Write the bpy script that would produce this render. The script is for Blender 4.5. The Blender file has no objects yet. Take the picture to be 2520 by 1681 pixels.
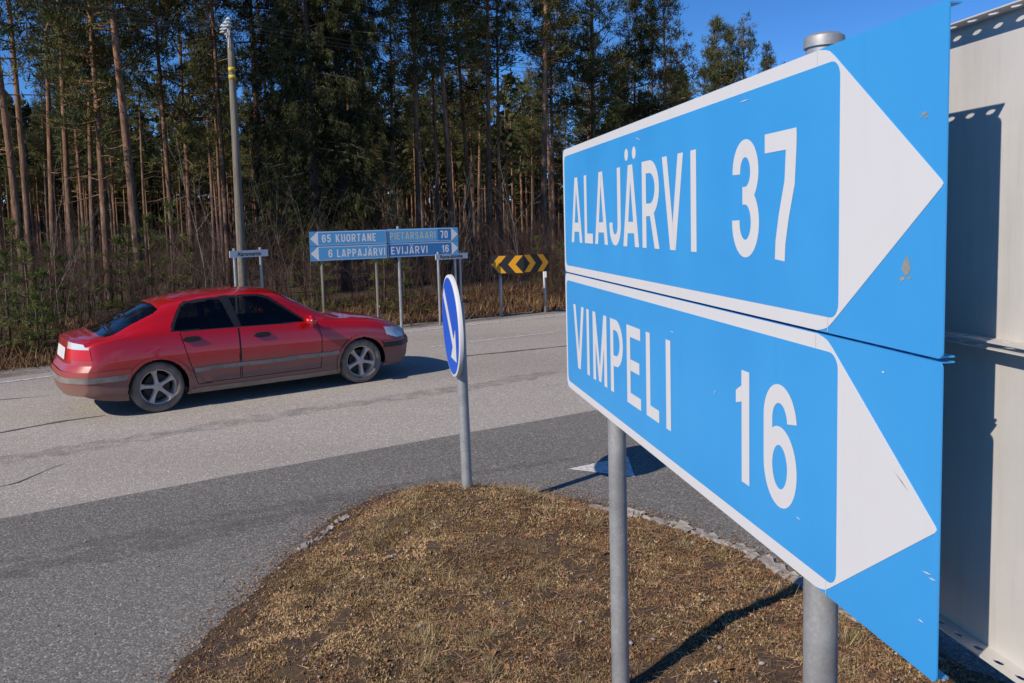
import bpy, bmesh, math, random
import numpy as np
from mathutils import Matrix, Vector
random.seed(7); RNG = np.random.default_rng(7)
SC = bpy.context.scene
COL = SC.collection
R = math.radians

# ---------------------------------------------------------------- camera, sky, sun, exposure
CAM_H, TILT, ROLL, FPX, PX, PY = 2.25, R(5.0), R(1.5), 2034.0, 1260.0, 724.7
FW = np.array([0, math.cos(TILT), -math.sin(TILT)])
_rt = np.array([1.0, 0, 0]); _up = np.cross(_rt, FW)
RT = _rt*math.cos(ROLL) - _up*math.sin(ROLL)
UP = _rt*math.sin(ROLL) + _up*math.cos(ROLL)
O = np.array([0, 0, CAM_H])
cam = bpy.data.cameras.new('camera'); camo = bpy.data.objects.new('camera', cam); COL.objects.link(camo)
camo.matrix_world = Matrix([[RT[0], UP[0], -FW[0], 0], [RT[1], UP[1], -FW[1], 0], [RT[2], UP[2], -FW[2], CAM_H], [0, 0, 0, 1]])
cam.sensor_width = 36.0; cam.lens = 36.0*FPX/2520.0
cam.shift_y = -(840.5-PY)/2520.0
cam.clip_start = 0.05; cam.clip_end = 8000
SC.camera = camo

SUN_EL, SUN_AZ = R(35.0), R(41.7)      # SUN_AZ: heading the shadows take, from +X towards +Y
world = bpy.data.worlds.new('World'); SC.world = world; world.use_nodes = True
wn = world.node_tree
bg = wn.nodes.get('Background') or wn.nodes.new('ShaderNodeBackground')
sky = wn.nodes.new('ShaderNodeTexSky'); sky.sky_type = 'NISHITA'; sky.sun_disc = False
sky.sun_elevation = SUN_EL; sky.sun_rotation = math.atan2(-math.cos(SUN_AZ), -math.sin(SUN_AZ)) % (2*math.pi)
sky.air_density = 1.0; sky.dust_density = 0.0; sky.ozone_density = 10.0; sky.altitude = 3000
hsn = wn.nodes.new('ShaderNodeHueSaturation'); hsn.inputs['Saturation'].default_value = 1.07      # clear spring sky, evenly deeper blue
wn.links.new(sky.outputs[0], hsn.inputs['Color']); wn.links.new(hsn.outputs[0], bg.inputs[0]); bg.inputs[1].default_value = 0.138
sl = bpy.data.lights.new('sun', 'SUN'); sl.energy = 4.75; sl.angle = R(0.53); sl.color = (1.0, 0.89, 0.765)
slo = bpy.data.objects.new('sun', sl); COL.objects.link(slo)
sdir = Vector((math.cos(SUN_AZ)*math.cos(SUN_EL), math.sin(SUN_AZ)*math.cos(SUN_EL), -math.sin(SUN_EL)))
slo.rotation_euler = sdir.to_track_quat('-Z', 'Y').to_euler()
vs = SC.view_settings
vs.view_transform = 'Standard'; vs.look = 'None'; vs.gamma = 1.0; vs.use_curve_mapping = False
vs.exposure = 0.0

# ---------------------------------------------------------------- helpers
def ray(x, y): return FW + RT*(x-PX)/FPX - UP*(y-PY)/FPX          # photo pixel -> direction, used to survey real positions
def ground(x, y, z=0.0):
    d = ray(x, y); return O + d*((z-CAM_H)/d[2])
def at(x, y, Y):
    d = ray(x, y); return O + d*(Y/d[1])
K = 2520.0/2351.0
def gd(x, y, z=0.0): return ground(x*K, y*K, z)
def ad(x, y, Y): return at(x*K, y*K, Y)

def tag(o, label=None, cat=None, group=None, kind=None):
    if label: o['label'] = label
    if cat: o['category'] = cat
    if group: o['group'] = group
    if kind: o['kind'] = kind
    return o
def empty(name, loc, rz=0.0):
    o = bpy.data.objects.new(name, None); COL.objects.link(o); o.empty_display_size = 0.2
    o.location = [float(v) for v in loc]; o.rotation_euler = (0, 0, rz); return o
def link(name, me, mat=None, parent=None):
    if mat is not None and len(me.materials) == 0: me.materials.append(mat)
    o = bpy.data.objects.new(name, me); COL.objects.link(o)
    if parent is not None: o.parent = parent
    return o
def copy_tree(o, parent=None):
    c = o.copy(); COL.objects.link(c); c.parent = parent
    for ch in [x for x in bpy.data.objects if x.parent == o]: copy_tree(ch, c)
    return c

class MB:
    """collects vertices and faces; build() links them as one mesh object"""
    def __init__(s): s.v = []; s.f = []
    def quad(s, *p):
        n = len(s.v); s.v += [tuple(map(float, q)) for q in p]; s.f.append(tuple(range(n, n+len(p))))
    poly = quad
    def box(s, c, size, m=None):
        x, y, z = [q/2 for q in size]; n = len(s.v)
        for sx, sy, sz in ((-1,-1,-1),(1,-1,-1),(1,1,-1),(-1,1,-1),(-1,-1,1),(1,-1,1),(1,1,1),(-1,1,1)):
            p = Vector((c[0]+sx*x, c[1]+sy*y, c[2]+sz*z))
            if m is not None: p = m @ p
            s.v.append(tuple(p))
        for f in ((0,3,2,1),(4,5,6,7),(0,1,5,4),(1,2,6,5),(2,3,7,6),(3,0,4,7)): s.f.append(tuple(n+i for i in f))
    def tube(s, pts, rad, n=8, cap=True):
        pts = [np.array(p, float) for p in pts]; m = len(pts); base = len(s.v)
        if np.isscalar(rad): rad = [rad]*m
        for i in range(m):
            d = pts[min(i+1, m-1)] - pts[max(i-1, 0)]; d = d/(np.linalg.norm(d)+1e-9)
            a = np.cross(d, [0, 0, 1.0]) if abs(d[2]) < 0.95 else np.cross(d, [1.0, 0, 0])
            a /= np.linalg.norm(a)+1e-9; b = np.cross(d, a)
            for k in range(n):
                t = 2*math.pi*k/n; s.v.append(tuple(pts[i] + rad[i]*(math.cos(t)*a + math.sin(t)*b)))
        for i in range(m-1):
            for k in range(n):
                k2 = (k+1) % n
                s.f.append((base+i*n+k, base+i*n+k2, base+(i+1)*n+k2, base+(i+1)*n+k))
        if cap:
            s.f.append(tuple(base+k for k in range(n))[::-1]); s.f.append(tuple(base+(m-1)*n+k for k in range(n)))
    def lathe(s, prof, n=32, axis='z', close=False):
        base = len(s.v); m = len(prof)
        for (r, h) in prof:
            for k in range(n):
                t = 2*math.pi*k/n; c, q = r*math.cos(t), r*math.sin(t)
                s.v.append((c, q, h) if axis == 'z' else (c, h, q))
        for i in range(m if close else m-1):
            j = (i+1) % m
            for k in range(n):
                k2 = (k+1) % n
                s.f.append((base+i*n+k, base+i*n+k2, base+j*n+k2, base+j*n+k))
    def mesh(s, name='mesh', smooth=False):
        me = bpy.data.meshes.new(name); me.from_pydata(s.v, [], s.f); me.update()
        if smooth: me.polygons.foreach_set('use_smooth', [True]*len(me.polygons))
        return me
    def build(s, name, mat, parent=None, smooth=False, recalc=False):
        me = s.mesh(name, smooth)
        if recalc:
            bm = bmesh.new(); bm.from_mesh(me); bmesh.ops.recalc_face_normals(bm, faces=bm.faces); bm.to_mesh(me); bm.free()
        return link(name, me, mat, parent)

def tri_mesh(name, V, F, smooth=False):
    """fast mesh from numpy arrays; F is (n,3) or (n,4)"""
    V = np.asarray(V, dtype=np.float32); F = np.asarray(F, dtype=np.int32); k = F.shape[1]
    me = bpy.data.meshes.new(name)
    me.vertices.add(len(V)); me.vertices.foreach_set('co', V.ravel())
    me.loops.add(F.size); me.loops.foreach_set('vertex_index', F.ravel())
    me.polygons.add(len(F)); me.polygons.foreach_set('loop_start', np.arange(0, F.size, k, dtype=np.int32))
    try: me.polygons.foreach_set('loop_total', np.full(len(F), k, dtype=np.int32))
    except Exception: pass
    me.update(calc_edges=True)
    if smooth: me.polygons.foreach_set('use_smooth', np.ones(len(F), dtype=bool))
    return me
def set_col(me, C, name='tone'):
    """per-vertex tone value(s) -> colour attribute"""
    a = me.color_attributes.new(name, 'FLOAT_COLOR', 'POINT')
    C = np.asarray(C, dtype=np.float32)
    if C.ndim == 1: C = np.stack([C, C, C, np.ones_like(C)], 1)
    elif C.shape[1] == 3: C = np.concatenate([C, np.ones((len(C), 1), np.float32)], 1)
    a.data.foreach_set('color', C.ravel())

def vnoise(x, y, seed=0):
    """smooth value noise for numpy arrays, about 0..1"""
    x = np.asarray(x, float); y = np.asarray(y, float)
    xi = np.floor(x).astype(np.int64); yi = np.floor(y).astype(np.int64)
    def h(a, b):
        n = (a*374761393 + b*668265263 + seed*982451653) & 0x7fffffff
        n = ((n ^ (n >> 13))*1274126177) & 0x7fffffff
        return ((n ^ (n >> 16)) & 0xffff)/65535.0
    fx = x-xi; fy = y-yi; fx = fx*fx*(3-2*fx); fy = fy*fy*(3-2*fy)
    return (h(xi, yi)*(1-fx)+h(xi+1, yi)*fx)*(1-fy) + (h(xi, yi+1)*(1-fx)+h(xi+1, yi+1)*fx)*fy
def fbm(x, y, seed=0, oct=4):
    s = 0; a = 0.5; f = 1.0
    for i in range(oct):
        s = s + a*vnoise(np.asarray(x)*f, np.asarray(y)*f, seed+i); a *= 0.5; f *= 2.03
    return s

# ---------------------------------------------------------------- materials
class NT:
    def __init__(s, name):
        s.m = bpy.data.materials.new(name); s.m.use_nodes = True; s.t = s.m.node_tree; s.t.nodes.clear()
        s.out = s.n('ShaderNodeOutputMaterial'); s.b = s.n('ShaderNodeBsdfPrincipled'); s.l(s.b.outputs[0], s.out.inputs[0])
    def n(s, t, **kw):
        q = s.t.nodes.new(t)
        for k, v in kw.items(): setattr(q, k, v)
        return q
    def l(s, a, b): s.t.links.new(a, b)
    def coord(s, kind='Object'): return s.n('ShaderNodeTexCoord').outputs[kind]
    def noise(s, scale, detail=4, rough=0.6, vec=None, out='Fac'):
        q = s.n('ShaderNodeTexNoise'); q.inputs['Scale'].default_value = scale; q.inputs['Detail'].default_value = detail; q.inputs['Roughness'].default_value = rough
        if vec is not None: s.l(vec, q.inputs['Vector'])
        return q.outputs[out]
    def ramp(s, fac, stops):
        q = s.n('ShaderNodeValToRGB'); e = q.color_ramp.elements
        while len(e) < len(stops): e.new(0.5)
        for i, (p, c) in enumerate(stops):
            e[i].position = p; e[i].color = (c, c, c, 1) if np.isscalar(c) else (*c, 1)
        s.l(fac, q.inputs[0]); return q.outputs[0]
    def mix(s, fac, a, b, mode='MIX'):
        q = s.n('ShaderNodeMix', data_type='RGBA', blend_type=mode)
        for i, v in ((0, fac), (6, a), (7, b)):
            if isinstance(v, bpy.types.NodeSocket): s.l(v, q.inputs[i])
            elif i == 0: q.inputs[0].default_value = v
            else: q.inputs[i].default_value = (*v, 1)
        return q.outputs[2]
    def math(s, op, a, b=None, clamp=False):
        q = s.n('ShaderNodeMath', operation=op, use_clamp=clamp)
        for i, v in ((0, a), (1, b)):
            if v is None: continue
            if isinstance(v, bpy.types.NodeSocket): s.l(v, q.inputs[i])
            else: q.inputs[i].default_value = v
        return q.outputs[0]
    def mapr(s, v, a, b, c=0.0, d=1.0):
        q = s.n('ShaderNodeMapRange'); s.l(v, q.inputs[0])
        for i, z in enumerate((a, b, c, d)): q.inputs[i+1].default_value = z
        return q.outputs[0]
    def set(s, **kw):
        for k, v in kw.items():
            i = s.b.inputs[k.replace('_', ' ')]
            if isinstance(v, bpy.types.NodeSocket): s.l(v, i)
            elif isinstance(v, tuple): i.default_value = (*v, 1)
            else: i.default_value = v
        return s
    def bump(s, h, strength=0.5, dist=0.01):
        q = s.n('ShaderNodeBump'); q.inputs['Strength'].default_value = strength; q.inputs['Distance'].default_value = dist
        s.l(h, q.inputs['Height']); s.l(q.outputs[0], s.b.inputs['Normal'])
M = {}
def plain(name, col, rough=0.5, metal=0.0, var=0.12, scale=6.0, spec=0.5):
    t = NT(name); n = t.noise(scale, 5, 0.6, t.coord())
    c = t.mix(t.ramp(n, [(0.3, 0.0), (0.7, 1.0)]), tuple(v*(1-var) for v in col), tuple(min(1, v*(1+var)) for v in col))
    t.set(Base_Color=c, Roughness=rough, Metallic=metal); t.b.inputs['Specular IOR Level'].default_value = spec
    M[name] = t.m; return t
def asphalt(name, c0, c1, tint, big):
    t = NT(name); co = t.coord()
    v = t.n('ShaderNodeTexVoronoi'); v.inputs['Scale'].default_value = 95; t.l(co, v.inputs['Vector'])
    sp = t.n('ShaderNodeSeparateColor'); t.l(v.outputs['Color'], sp.inputs[0])
    grain = t.ramp(sp.outputs[0], [(0.0, c0), (0.55, tuple((a+b)/2 for a, b in zip(c0, c1))), (0.9, c1), (1.0, tuple(min(1, x*1.7) for x in c1))])
    mp = t.n('ShaderNodeMapping'); mp.inputs['Rotation'].default_value = (0, 0, R(-35)); mp.inputs['Scale'].default_value = (0.06, 0.9, 1); t.l(co, mp.inputs[0])
    streak = t.ramp(t.noise(1.0, 4, 0.55, mp.outputs[0]), [(0.33, 0.0), (0.68, 1.0)])
    patch = t.ramp(t.noise(big, 5, 0.65, co), [(0.35, 0.0), (0.7, 1.0)])
    track = t.n('ShaderNodeMapping'); track.inputs['Rotation'].default_value = (0, 0, R(-36)); track.inputs['Scale'].default_value = (0.015, 0.42, 1); t.l(co, track.inputs[0])
    tr_ = t.ramp(t.noise(1.0, 2, 0.5, track.outputs[0]), [(0.40, 0.0), (0.62, 1.0)])
    c = t.mix(t.math('MULTIPLY', streak, 0.40), grain, tint, 'MULTIPLY')
    c = t.mix(t.math('MULTIPLY', tr_, 0.55), c, tint, 'MULTIPLY')
    c = t.mix(t.math('MULTIPLY', patch, 0.25), c, tuple(0.55*(a+b) for a, b in zip(c0, c1)))
    mid = t.noise(14, 4, 0.7, co)
    c = t.mix(t.math('MULTIPLY', t.ramp(mid, [(0.4, 0.0), (0.75, 1.0)]), 0.28), c, tuple(0.8*a for a in c0))
    t.set(Base_Color=c, Roughness=0.88); t.b.inputs['Specular IOR Level'].default_value = 0.3
    t.bump(t.math('ADD', t.math('MULTIPLY', v.outputs['Distance'], -0.8), t.math('MULTIPLY', mid, 0.5)), 0.5, 0.005)
    M[name] = t.m
asphalt('asphalt_worn', (0.290, 0.260, 0.226), (0.525, 0.482, 0.424), (0.72, 0.71, 0.70), 0.5)
asphalt('asphalt_dark', (0.108, 0.101, 0.090), (0.280, 0.264, 0.238), (0.8, 0.8, 0.82), 0.7)
t = NT('tyre_mark'); co = t.coord(); n = t.noise(5, 5, 0.65, co)
t.set(Base_Color=(0.10, 0.097, 0.093), Roughness=0.85, Alpha=t.ramp(n, [(0.35, 0.0), (0.75, 0.34)])); M['tyre_mark'] = t.m
plain('tar', (0.10, 0.097, 0.095), 0.8, scale=8)
t = NT('road_paint'); n = t.noise(16, 6, 0.75, t.coord())
t.set(Base_Color=t.mix(t.ramp(n, [(0.42, 0.0), (0.58, 1.0)]), (0.30, 0.285, 0.27), (0.66, 0.65, 0.62)), Roughness=0.8); M['road_paint'] = t.m
t = NT('fresh_road_paint'); n = t.noise(30, 6, 0.75, t.coord())
t.set(Base_Color=t.mix(t.ramp(n, [(0.36, 0.0), (0.50, 1.0)]), (0.27, 0.255, 0.24), (0.68, 0.66, 0.62)), Roughness=0.75); M['fresh_road_paint'] = t.m
t = NT('forest_floor'); co = t.coord(); n = t.noise(0.9, 8, 0.7, co); n2 = t.noise(9, 6, 0.75, co)
c = t.ramp(n2, [(0.25, (0.03, 0.018, 0.01)), (0.5, (0.10, 0.062, 0.033)), (0.75, (0.20, 0.135, 0.07))])
t.set(Base_Color=t.mix(t.ramp(n, [(0.5, 0.0), (0.7, 0.7)]), c, (0.07, 0.075, 0.03)), Roughness=0.95); t.bump(n2, 1.0, 0.08); M['forest_floor'] = t.m
t = NT('gravel'); co = t.coord(); v = t.n('ShaderNodeTexVoronoi'); v.inputs['Scale'].default_value = 60; t.l(co, v.inputs['Vector'])
sp = t.n('ShaderNodeSeparateColor'); t.l(v.outputs['Color'], sp.inputs[0])
c = t.ramp(sp.outputs[0], [(0.0, (0.12, 0.10, 0.085)), (0.6, (0.24, 0.21, 0.18)), (1.0, (0.42, 0.39, 0.36))])
t.set(Base_Color=t.mix(t.ramp(t.noise(1.5, 5, 0.6, co), [(0.45, 0.0), (0.65, 0.6)]), c, (0.13, 0.085, 0.05)), Roughness=0.95); t.bump(v.outputs['Distance'], 0.8, 0.01); M['gravel'] = t.m
t = NT('island_soil'); co = t.coord(); n = t.noise(45, 8, 0.8, co); n2 = t.noise(2.2, 5, 0.65, co)
c = t.ramp(n, [(0.28, (0.02, 0.012, 0.008)), (0.5, (0.085, 0.05, 0.032)), (0.70, (0.27, 0.165, 0.10))])
t.set(Base_Color=t.mix(t.ramp(n2, [(0.4, 0.0), (0.65, 0.55)]), c, (0.17, 0.12, 0.045)), Roughness=0.95); t.bump(n, 1.0, 0.02); M['island_soil'] = t.m
t = NT('moss_and_dead_grass'); a = t.n('ShaderNodeVertexColor'); a.layer_name = 'tone'
t.set(Base_Color=a.outputs[0], Roughness=0.9); t.b.inputs['Specular IOR Level'].default_value = 0.15; M['moss_and_dead_grass'] = t.m
t = NT('needles'); a = t.n('ShaderNodeVertexColor'); a.layer_name = 'tone'
oi = t.n('ShaderNodeObjectInfo'); br = t.mapr(oi.outputs['Random'], 0, 1, 0.75, 1.2)
hs = t.n('ShaderNodeHueSaturation'); t.l(a.outputs[0], hs.inputs['Color']); t.l(br, hs.inputs['Value'])
t.set(Base_Color=hs.outputs[0], Roughness=0.6); t.b.inputs['Specular IOR Level'].default_value = 0.25
tl_ = t.n('ShaderNodeBsdfTranslucent'); t.l(hs.outputs[0], tl_.inputs[0]); mx = t.n('ShaderNodeMixShader'); mx.inputs[0].default_value = 0.25; t.l(t.b.outputs[0], mx.inputs[1]); t.l(tl_.outputs[0], mx.inputs[2]); t.l(mx.outputs[0], t.out.inputs[0]); M['needles'] = t.m
t = NT('pine_bark'); co = t.coord(); sx = t.n('ShaderNodeSeparateXYZ'); t.l(co, sx.inputs[0])
mp = t.n('ShaderNodeMapping'); mp.inputs['Scale'].default_value = (9, 9, 2.2); t.l(co, mp.inputs[0]); n = t.noise(1.0, 7, 0.72, mp.outputs[0])
oi = t.n('ShaderNodeObjectInfo')
hz = t.math('ADD', sx.outputs[2], t.math('MULTIPLY', oi.outputs['Random'], 3.0))
up = t.mapr(t.math('ADD', hz, t.math('MULTIPLY', n, 2.0)), 2.5, 8.0)
lo = t.ramp(n, [(0.3, (0.03, 0.022, 0.018)), (0.52, (0.115, 0.082, 0.066)), (0.75, (0.27, 0.205, 0.17))])
hi = t.ramp(n, [(0.30, (0.045, 0.024, 0.015)), (0.50, (0.235, 0.13, 0.075)), (0.74, (0.45, 0.285, 0.18))])
t.set(Base_Color=t.mix(up, lo, hi), Roughness=0.9); t.b.inputs['Specular IOR Level'].default_value = 0.15; t.bump(n, 0.9, 0.03); M['pine_bark'] = t.m
t = NT('spruce_bark'); co = t.coord(); n = t.noise(14, 6, 0.7, co)
t.set(Base_Color=t.ramp(n, [(0.3, (0.04, 0.03, 0.026)), (0.7, (0.16, 0.12, 0.10))]), Roughness=0.95); t.bump(n, 0.8, 0.02); M['spruce_bark'] = t.m
t = NT('twig'); oi = t.n('ShaderNodeObjectInfo'); n = t.noise(2.5, 3, 0.6, t.coord())
c = t.ramp(t.math('ADD', t.math('MULTIPLY', n, 0.7), t.math('MULTIPLY', oi.outputs['Random'], 0.3)), [(0.25, (0.02, 0.010, 0.007)), (0.55, (0.062, 0.032, 0.021)), (0.8, (0.18, 0.115, 0.074))])
t.set(Base_Color=c, Roughness=0.85); M['twig'] = t.m
t = NT('birch_stem'); n = t.noise(20, 4, 0.7, t.coord())
t.set(Base_Color=t.ramp(n, [(0.35, (0.08, 0.06, 0.05)), (0.55, (0.27, 0.23, 0.20))]), Roughness=0.8); M['birch_stem'] = t.m
t = NT('galvanised'); co = t.coord(); v = t.n('ShaderNodeTexVoronoi'); v.inputs['Scale'].default_value = 110; t.l(co, v.inputs['Vector'])
sp = t.n('ShaderNodeSeparateColor'); t.l(v.outputs['Color'], sp.inputs[0]); n = t.noise(7, 5, 0.6, co)
c = t.ramp(t.math('ADD', t.math('MULTIPLY', sp.outputs[0], 0.16), t.math('MULTIPLY', n, 0.84)), [(0.2, (0.27, 0.275, 0.275)), (0.55, (0.37, 0.38, 0.38)), (0.85, (0.50, 0.51, 0.51))])
t.set(Base_Color=c, Roughness=t.mapr(n, 0.3, 0.7, 0.42, 0.62), Metallic=0.45); t.bump(sp.outputs[0], 0.08, 0.002); M['galvanised'] = t.m
def sheet(name, col, pale, rough=0.42, grime=0.35):
    t = NT(name); co = t.coord(); n = t.noise(1.6, 5, 0.6, co); n2 = t.noise(38, 6, 0.8, co)
    mp = t.n('ShaderNodeMapping'); mp.inputs['Scale'].default_value = (6, 6, 0.5); t.l(co, mp.inputs[0]); n3 = t.noise(2.0, 5, 0.7, mp.outputs[0])
    c = t.mix(t.ramp(n, [(0.35, 0.0), (0.7, grime)]), col, pale)
    c = t.mix(t.ramp(n3, [(0.55, 0.0), (0.8, grime*0.5)]), c, tuple(v*0.8 for v in col))
    c = t.mix(t.ramp(n2, [(0.735, 0.0), (0.765, 0.5)]), c, tuple(min(1, 0.5*v+0.42) for v in col))
    t.set(Base_Color=c, Roughness=t.mapr(n, 0.3, 0.7, rough-0.06, rough+0.12)); t.b.inputs['Specular IOR Level'].default_value = 0.4; M[name] = t.m
sheet('sign_blue', (0.038, 0.305, 0.69), (0.062, 0.365, 0.74), grime=0.5)
sheet('sign_white', (0.655, 0.665, 0.675), (0.60, 0.605, 0.605), grime=0.5)
sheet('sign_blue_far', (0.075, 0.29, 0.55), (0.10, 0.34, 0.60))
sheet('sign_blue_new', (0.032, 0.155, 0.40), (0.04, 0.185, 0.45), grime=0.2)
sheet('sign_blue_faded', (0.09, 0.33, 0.60), (0.12, 0.38, 0.66))
sheet('sign_cream', (0.50, 0.50, 0.36), (0.44, 0.45, 0.34))
sheet('keep_right_blue', (0.008, 0.095, 0.55), (0.012, 0.115, 0.60), grime=0.4)
sheet('chevron_yellow', (0.58, 0.27, 0.005), (0.52, 0.24, 0.006), grime=0.3)
sheet('chevron_black', (0.012, 0.012, 0.013), (0.018, 0.018, 0.018), grime=0.3)
plain('black_lettering', (0.02, 0.02, 0.022), 0.6)
t = NT('sign_back'); co = t.coord(); n = t.noise(2.2, 6, 0.65, co); n2 = t.noise(24, 6, 0.8, co)
c = t.mix(t.ramp(n, [(0.4, 0.0), (0.68, 1.0)]), (0.50, 0.485, 0.455), (0.57, 0.555, 0.525))
c = t.mix(t.ramp(n2, [(0.70, 0.0), (0.76, 0.8)]), c, (0.34, 0.32, 0.28)); 
mp = t.n('ShaderNodeMapping'); mp.inputs['Scale'].default_value = (9, 9, 0.8); t.l(co, mp.inputs[0]); n3 = t.noise(1.3, 6, 0.7, mp.outputs[0])
c = t.mix(t.ramp(n3, [(0.50, 0.0), (0.78, 0.55)]), c, (0.37, 0.35, 0.315))
t.set(Base_Color=c, Roughness=0.6); M['sign_back'] = t.m
plain('film_edge', (0.52, 0.51, 0.49), 0.5)
plain('rust', (0.20, 0.07, 0.03), 0.9, var=0.4, scale=60)
plain('bare_metal', (0.36, 0.36, 0.31), 0.55, 0.3, var=0.3, scale=40)
t = NT('wood_pole'); co = t.coord(); mp = t.n('ShaderNodeMapping'); mp.inputs['Scale'].default_value = (14, 14, 0.7); t.l(co, mp.inputs[0]); n = t.noise(1.5, 6, 0.65, mp.outputs[0])
t.set(Base_Color=t.ramp(n, [(0.3, (0.07, 0.060, 0.046)), (0.5, (0.185, 0.165, 0.13)), (0.75, (0.28, 0.25, 0.20))]), Roughness=0.9); t.bump(n, 0.5, 0.01); M['wood_pole'] = t.m
plain('porcelain', (0.46, 0.55, 0.56), 0.3)
plain('yellow_band', (0.55, 0.40, 0.03), 0.5, var=0.25, scale=20)
plain('wire', (0.05, 0.05, 0.055), 0.5)
plain('concrete', (0.30, 0.275, 0.245), 0.92, var=0.35, scale=18)
plain('stone', (0.27, 0.25, 0.24), 0.9, var=0.5, scale=9)
plain('dead_leaf', (0.26, 0.125, 0.06), 0.85, var=0.45, scale=9)
# car materials; dust lies on the lower body
t = NT('car_paint'); co = t.coord(); sx = t.n('ShaderNodeSeparateXYZ'); t.l(co, sx.inputs[0]); n = t.noise(2.2, 6, 0.65, co)
dust = t.mapr(t.math('ADD', sx.outputs[2], t.math('MULTIPLY', n, 0.26)), 0.84, 0.50)
rear = t.mapr(sx.outputs[0], 0.70, 0.0, 0.0, 0.12)
dust = t.math('MULTIPLY', t.math('ADD', dust, rear, True), t.mapr(n, 0.25, 0.75, 0.76, 0.97), True)
t.set(Base_Color=t.mix(dust, (0.44, 0.0025, 0.004), (0.165, 0.122, 0.094)), Roughness=t.mapr(dust, 0, 1, 0.22, 0.75))
t.b.inputs['Coat Weight'].default_value = 0.45; t.b.inputs['Coat Roughness'].default_value = 0.035
cw = t.mapr(dust, 0.0, 0.6, 1.0, 0.0); t.l(cw, t.b.inputs['Coat Weight']); M['car_paint'] = t.m
plain('car_trim', (0.185, 0.165, 0.150), 0.6, var=0.35, scale=5)
plain('car_black', (0.012, 0.012, 0.013), 0.5)
plain('car_dusty', (0.23, 0.185, 0.155), 0.8, var=0.25, scale=4)
plain('tyre', (0.165, 0.135, 0.112), 0.85, var=0.35, scale=9)
plain('rim', (0.56, 0.455, 0.38), 0.5, 0.0, var=0.2, scale=9)
plain('seat', (0.06, 0.06, 0.066), 0.8)
plain('lamp_red', (0.55, 0.01, 0.008), 0.15, var=0.05)
plain('lamp_clear', (0.62, 0.62, 0.62), 0.12, 0.2, var=0.1)
plain('plate_white', (0.6, 0.6, 0.58), 0.5)
t = NT('car_glass'); tr = t.n('ShaderNodeBsdfTransparent'); tr.inputs[0].default_value = (0.30, 0.335, 0.34, 1); gl = t.n('ShaderNodeBsdfGlossy'); gl.inputs['Roughness'].default_value = 0.03
fr = t.n('ShaderNodeFresnel'); fr.inputs[0].default_value = 1.5; mx = t.n('ShaderNodeMixShader'); t.l(fr.outputs[0], mx.inputs[0]); t.l(tr.outputs[0], mx.inputs[1]); t.l(gl.outputs[0], mx.inputs[2]); t.l(mx.outputs[0], t.out.inputs[0]); M['car_glass'] = t.m

# ---------------------------------------------------------------- road layout (surveyed from the photograph)
EDGE = [gd(0, 877)[:2], gd(480, 815)[:2], gd(980, 755)[:2], gd(1300, 722)[:2]]
d0 = (EDGE[0]-EDGE[1]); d0 /= np.linalg.norm(d0); d1 = EDGE[-1]-EDGE[-2]; d1 /= np.linalg.norm(d1)
d2 = np.array([math.cos(R(25)), math.sin(R(25))])
EDGE = np.array([EDGE[0]+d0*60, EDGE[0]+d0*25] + EDGE + [EDGE[-1]+d1*12, EDGE[-1]+d1*12+d2*30, EDGE[-1]+d1*12+d2*90])
def resample(P, step):
    P = np.asarray(P, float); seg = np.linalg.norm(np.diff(P, axis=0), axis=1); s = np.concatenate([[0], np.cumsum(seg)])
    n = max(2, int(s[-1]/step)); q = np.linspace(0, s[-1], n); return np.stack([np.interp(q, s, P[:, 0]), np.interp(q, s, P[:, 1])], 1)
EDGE_F = resample(EDGE, 0.5)
for _ in range(12): EDGE_F[1:-1] = 0.25*EDGE_F[:-2]+0.5*EDGE_F[1:-1]+0.25*EDGE_F[2:]
tan = np.gradient(EDGE_F, axis=0); tan /= np.linalg.norm(tan, axis=1)[:, None]; EDGE_N = np.stack([-tan[:, 1], tan[:, 0]], 1)   # points to the forest
def edge_dist(x, y):
    """signed distance beyond the far road edge (forest side positive)"""
    x = np.atleast_1d(np.asarray(x, float)); y = np.atleast_1d(np.asarray(y, float)); out = np.empty_like(x)
    E2 = EDGE_F[::2]; N2 = EDGE_N[::2]
    for i in range(0, len(x), 20000):
        dx = x[i:i+20000, None]-E2[None, :, 0]; dy = y[i:i+20000, None]-E2[None, :, 1]
        j = np.argmin(dx*dx+dy*dy, 1); r = np.arange(len(j))
        out[i:i+20000] = dx[r, j]*N2[j, 0]+dy[r, j]*N2[j, 1]
    return out
def terrain(x, y):
    s = edge_dist(x, y); x = np.atleast_1d(x); y = np.atleast_1d(y)
    k = np.clip((s-1.0)/5.0, 0, 1); k = k*k*(3-2*k)
    far = np.clip((s-6)/40, 0, 1)
    z = -0.03 + k*(0.30+0.30*(fbm(x*0.35, y*0.35, 3)-0.45)) + far*0.5*(fbm(x*0.06, y*0.06, 9)-0.3)
    return z
def strip(a, b, z, name, mat, m=None):
    """sheet between two offsets from the far road edge"""
    P = EDGE_F+EDGE_N*a; Q = EDGE_F+EDGE_N*b; n = len(P)
    V = np.concatenate([np.c_[P, np.full(n, z)], np.c_[Q, np.full(n, z)]])
    i = np.arange(n-1); F = np.stack([i+n, i+n+1, i+1, i], 1)[:, ::-1]
    return link(name, tri_mesh(name, V, F), M[mat])
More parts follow.
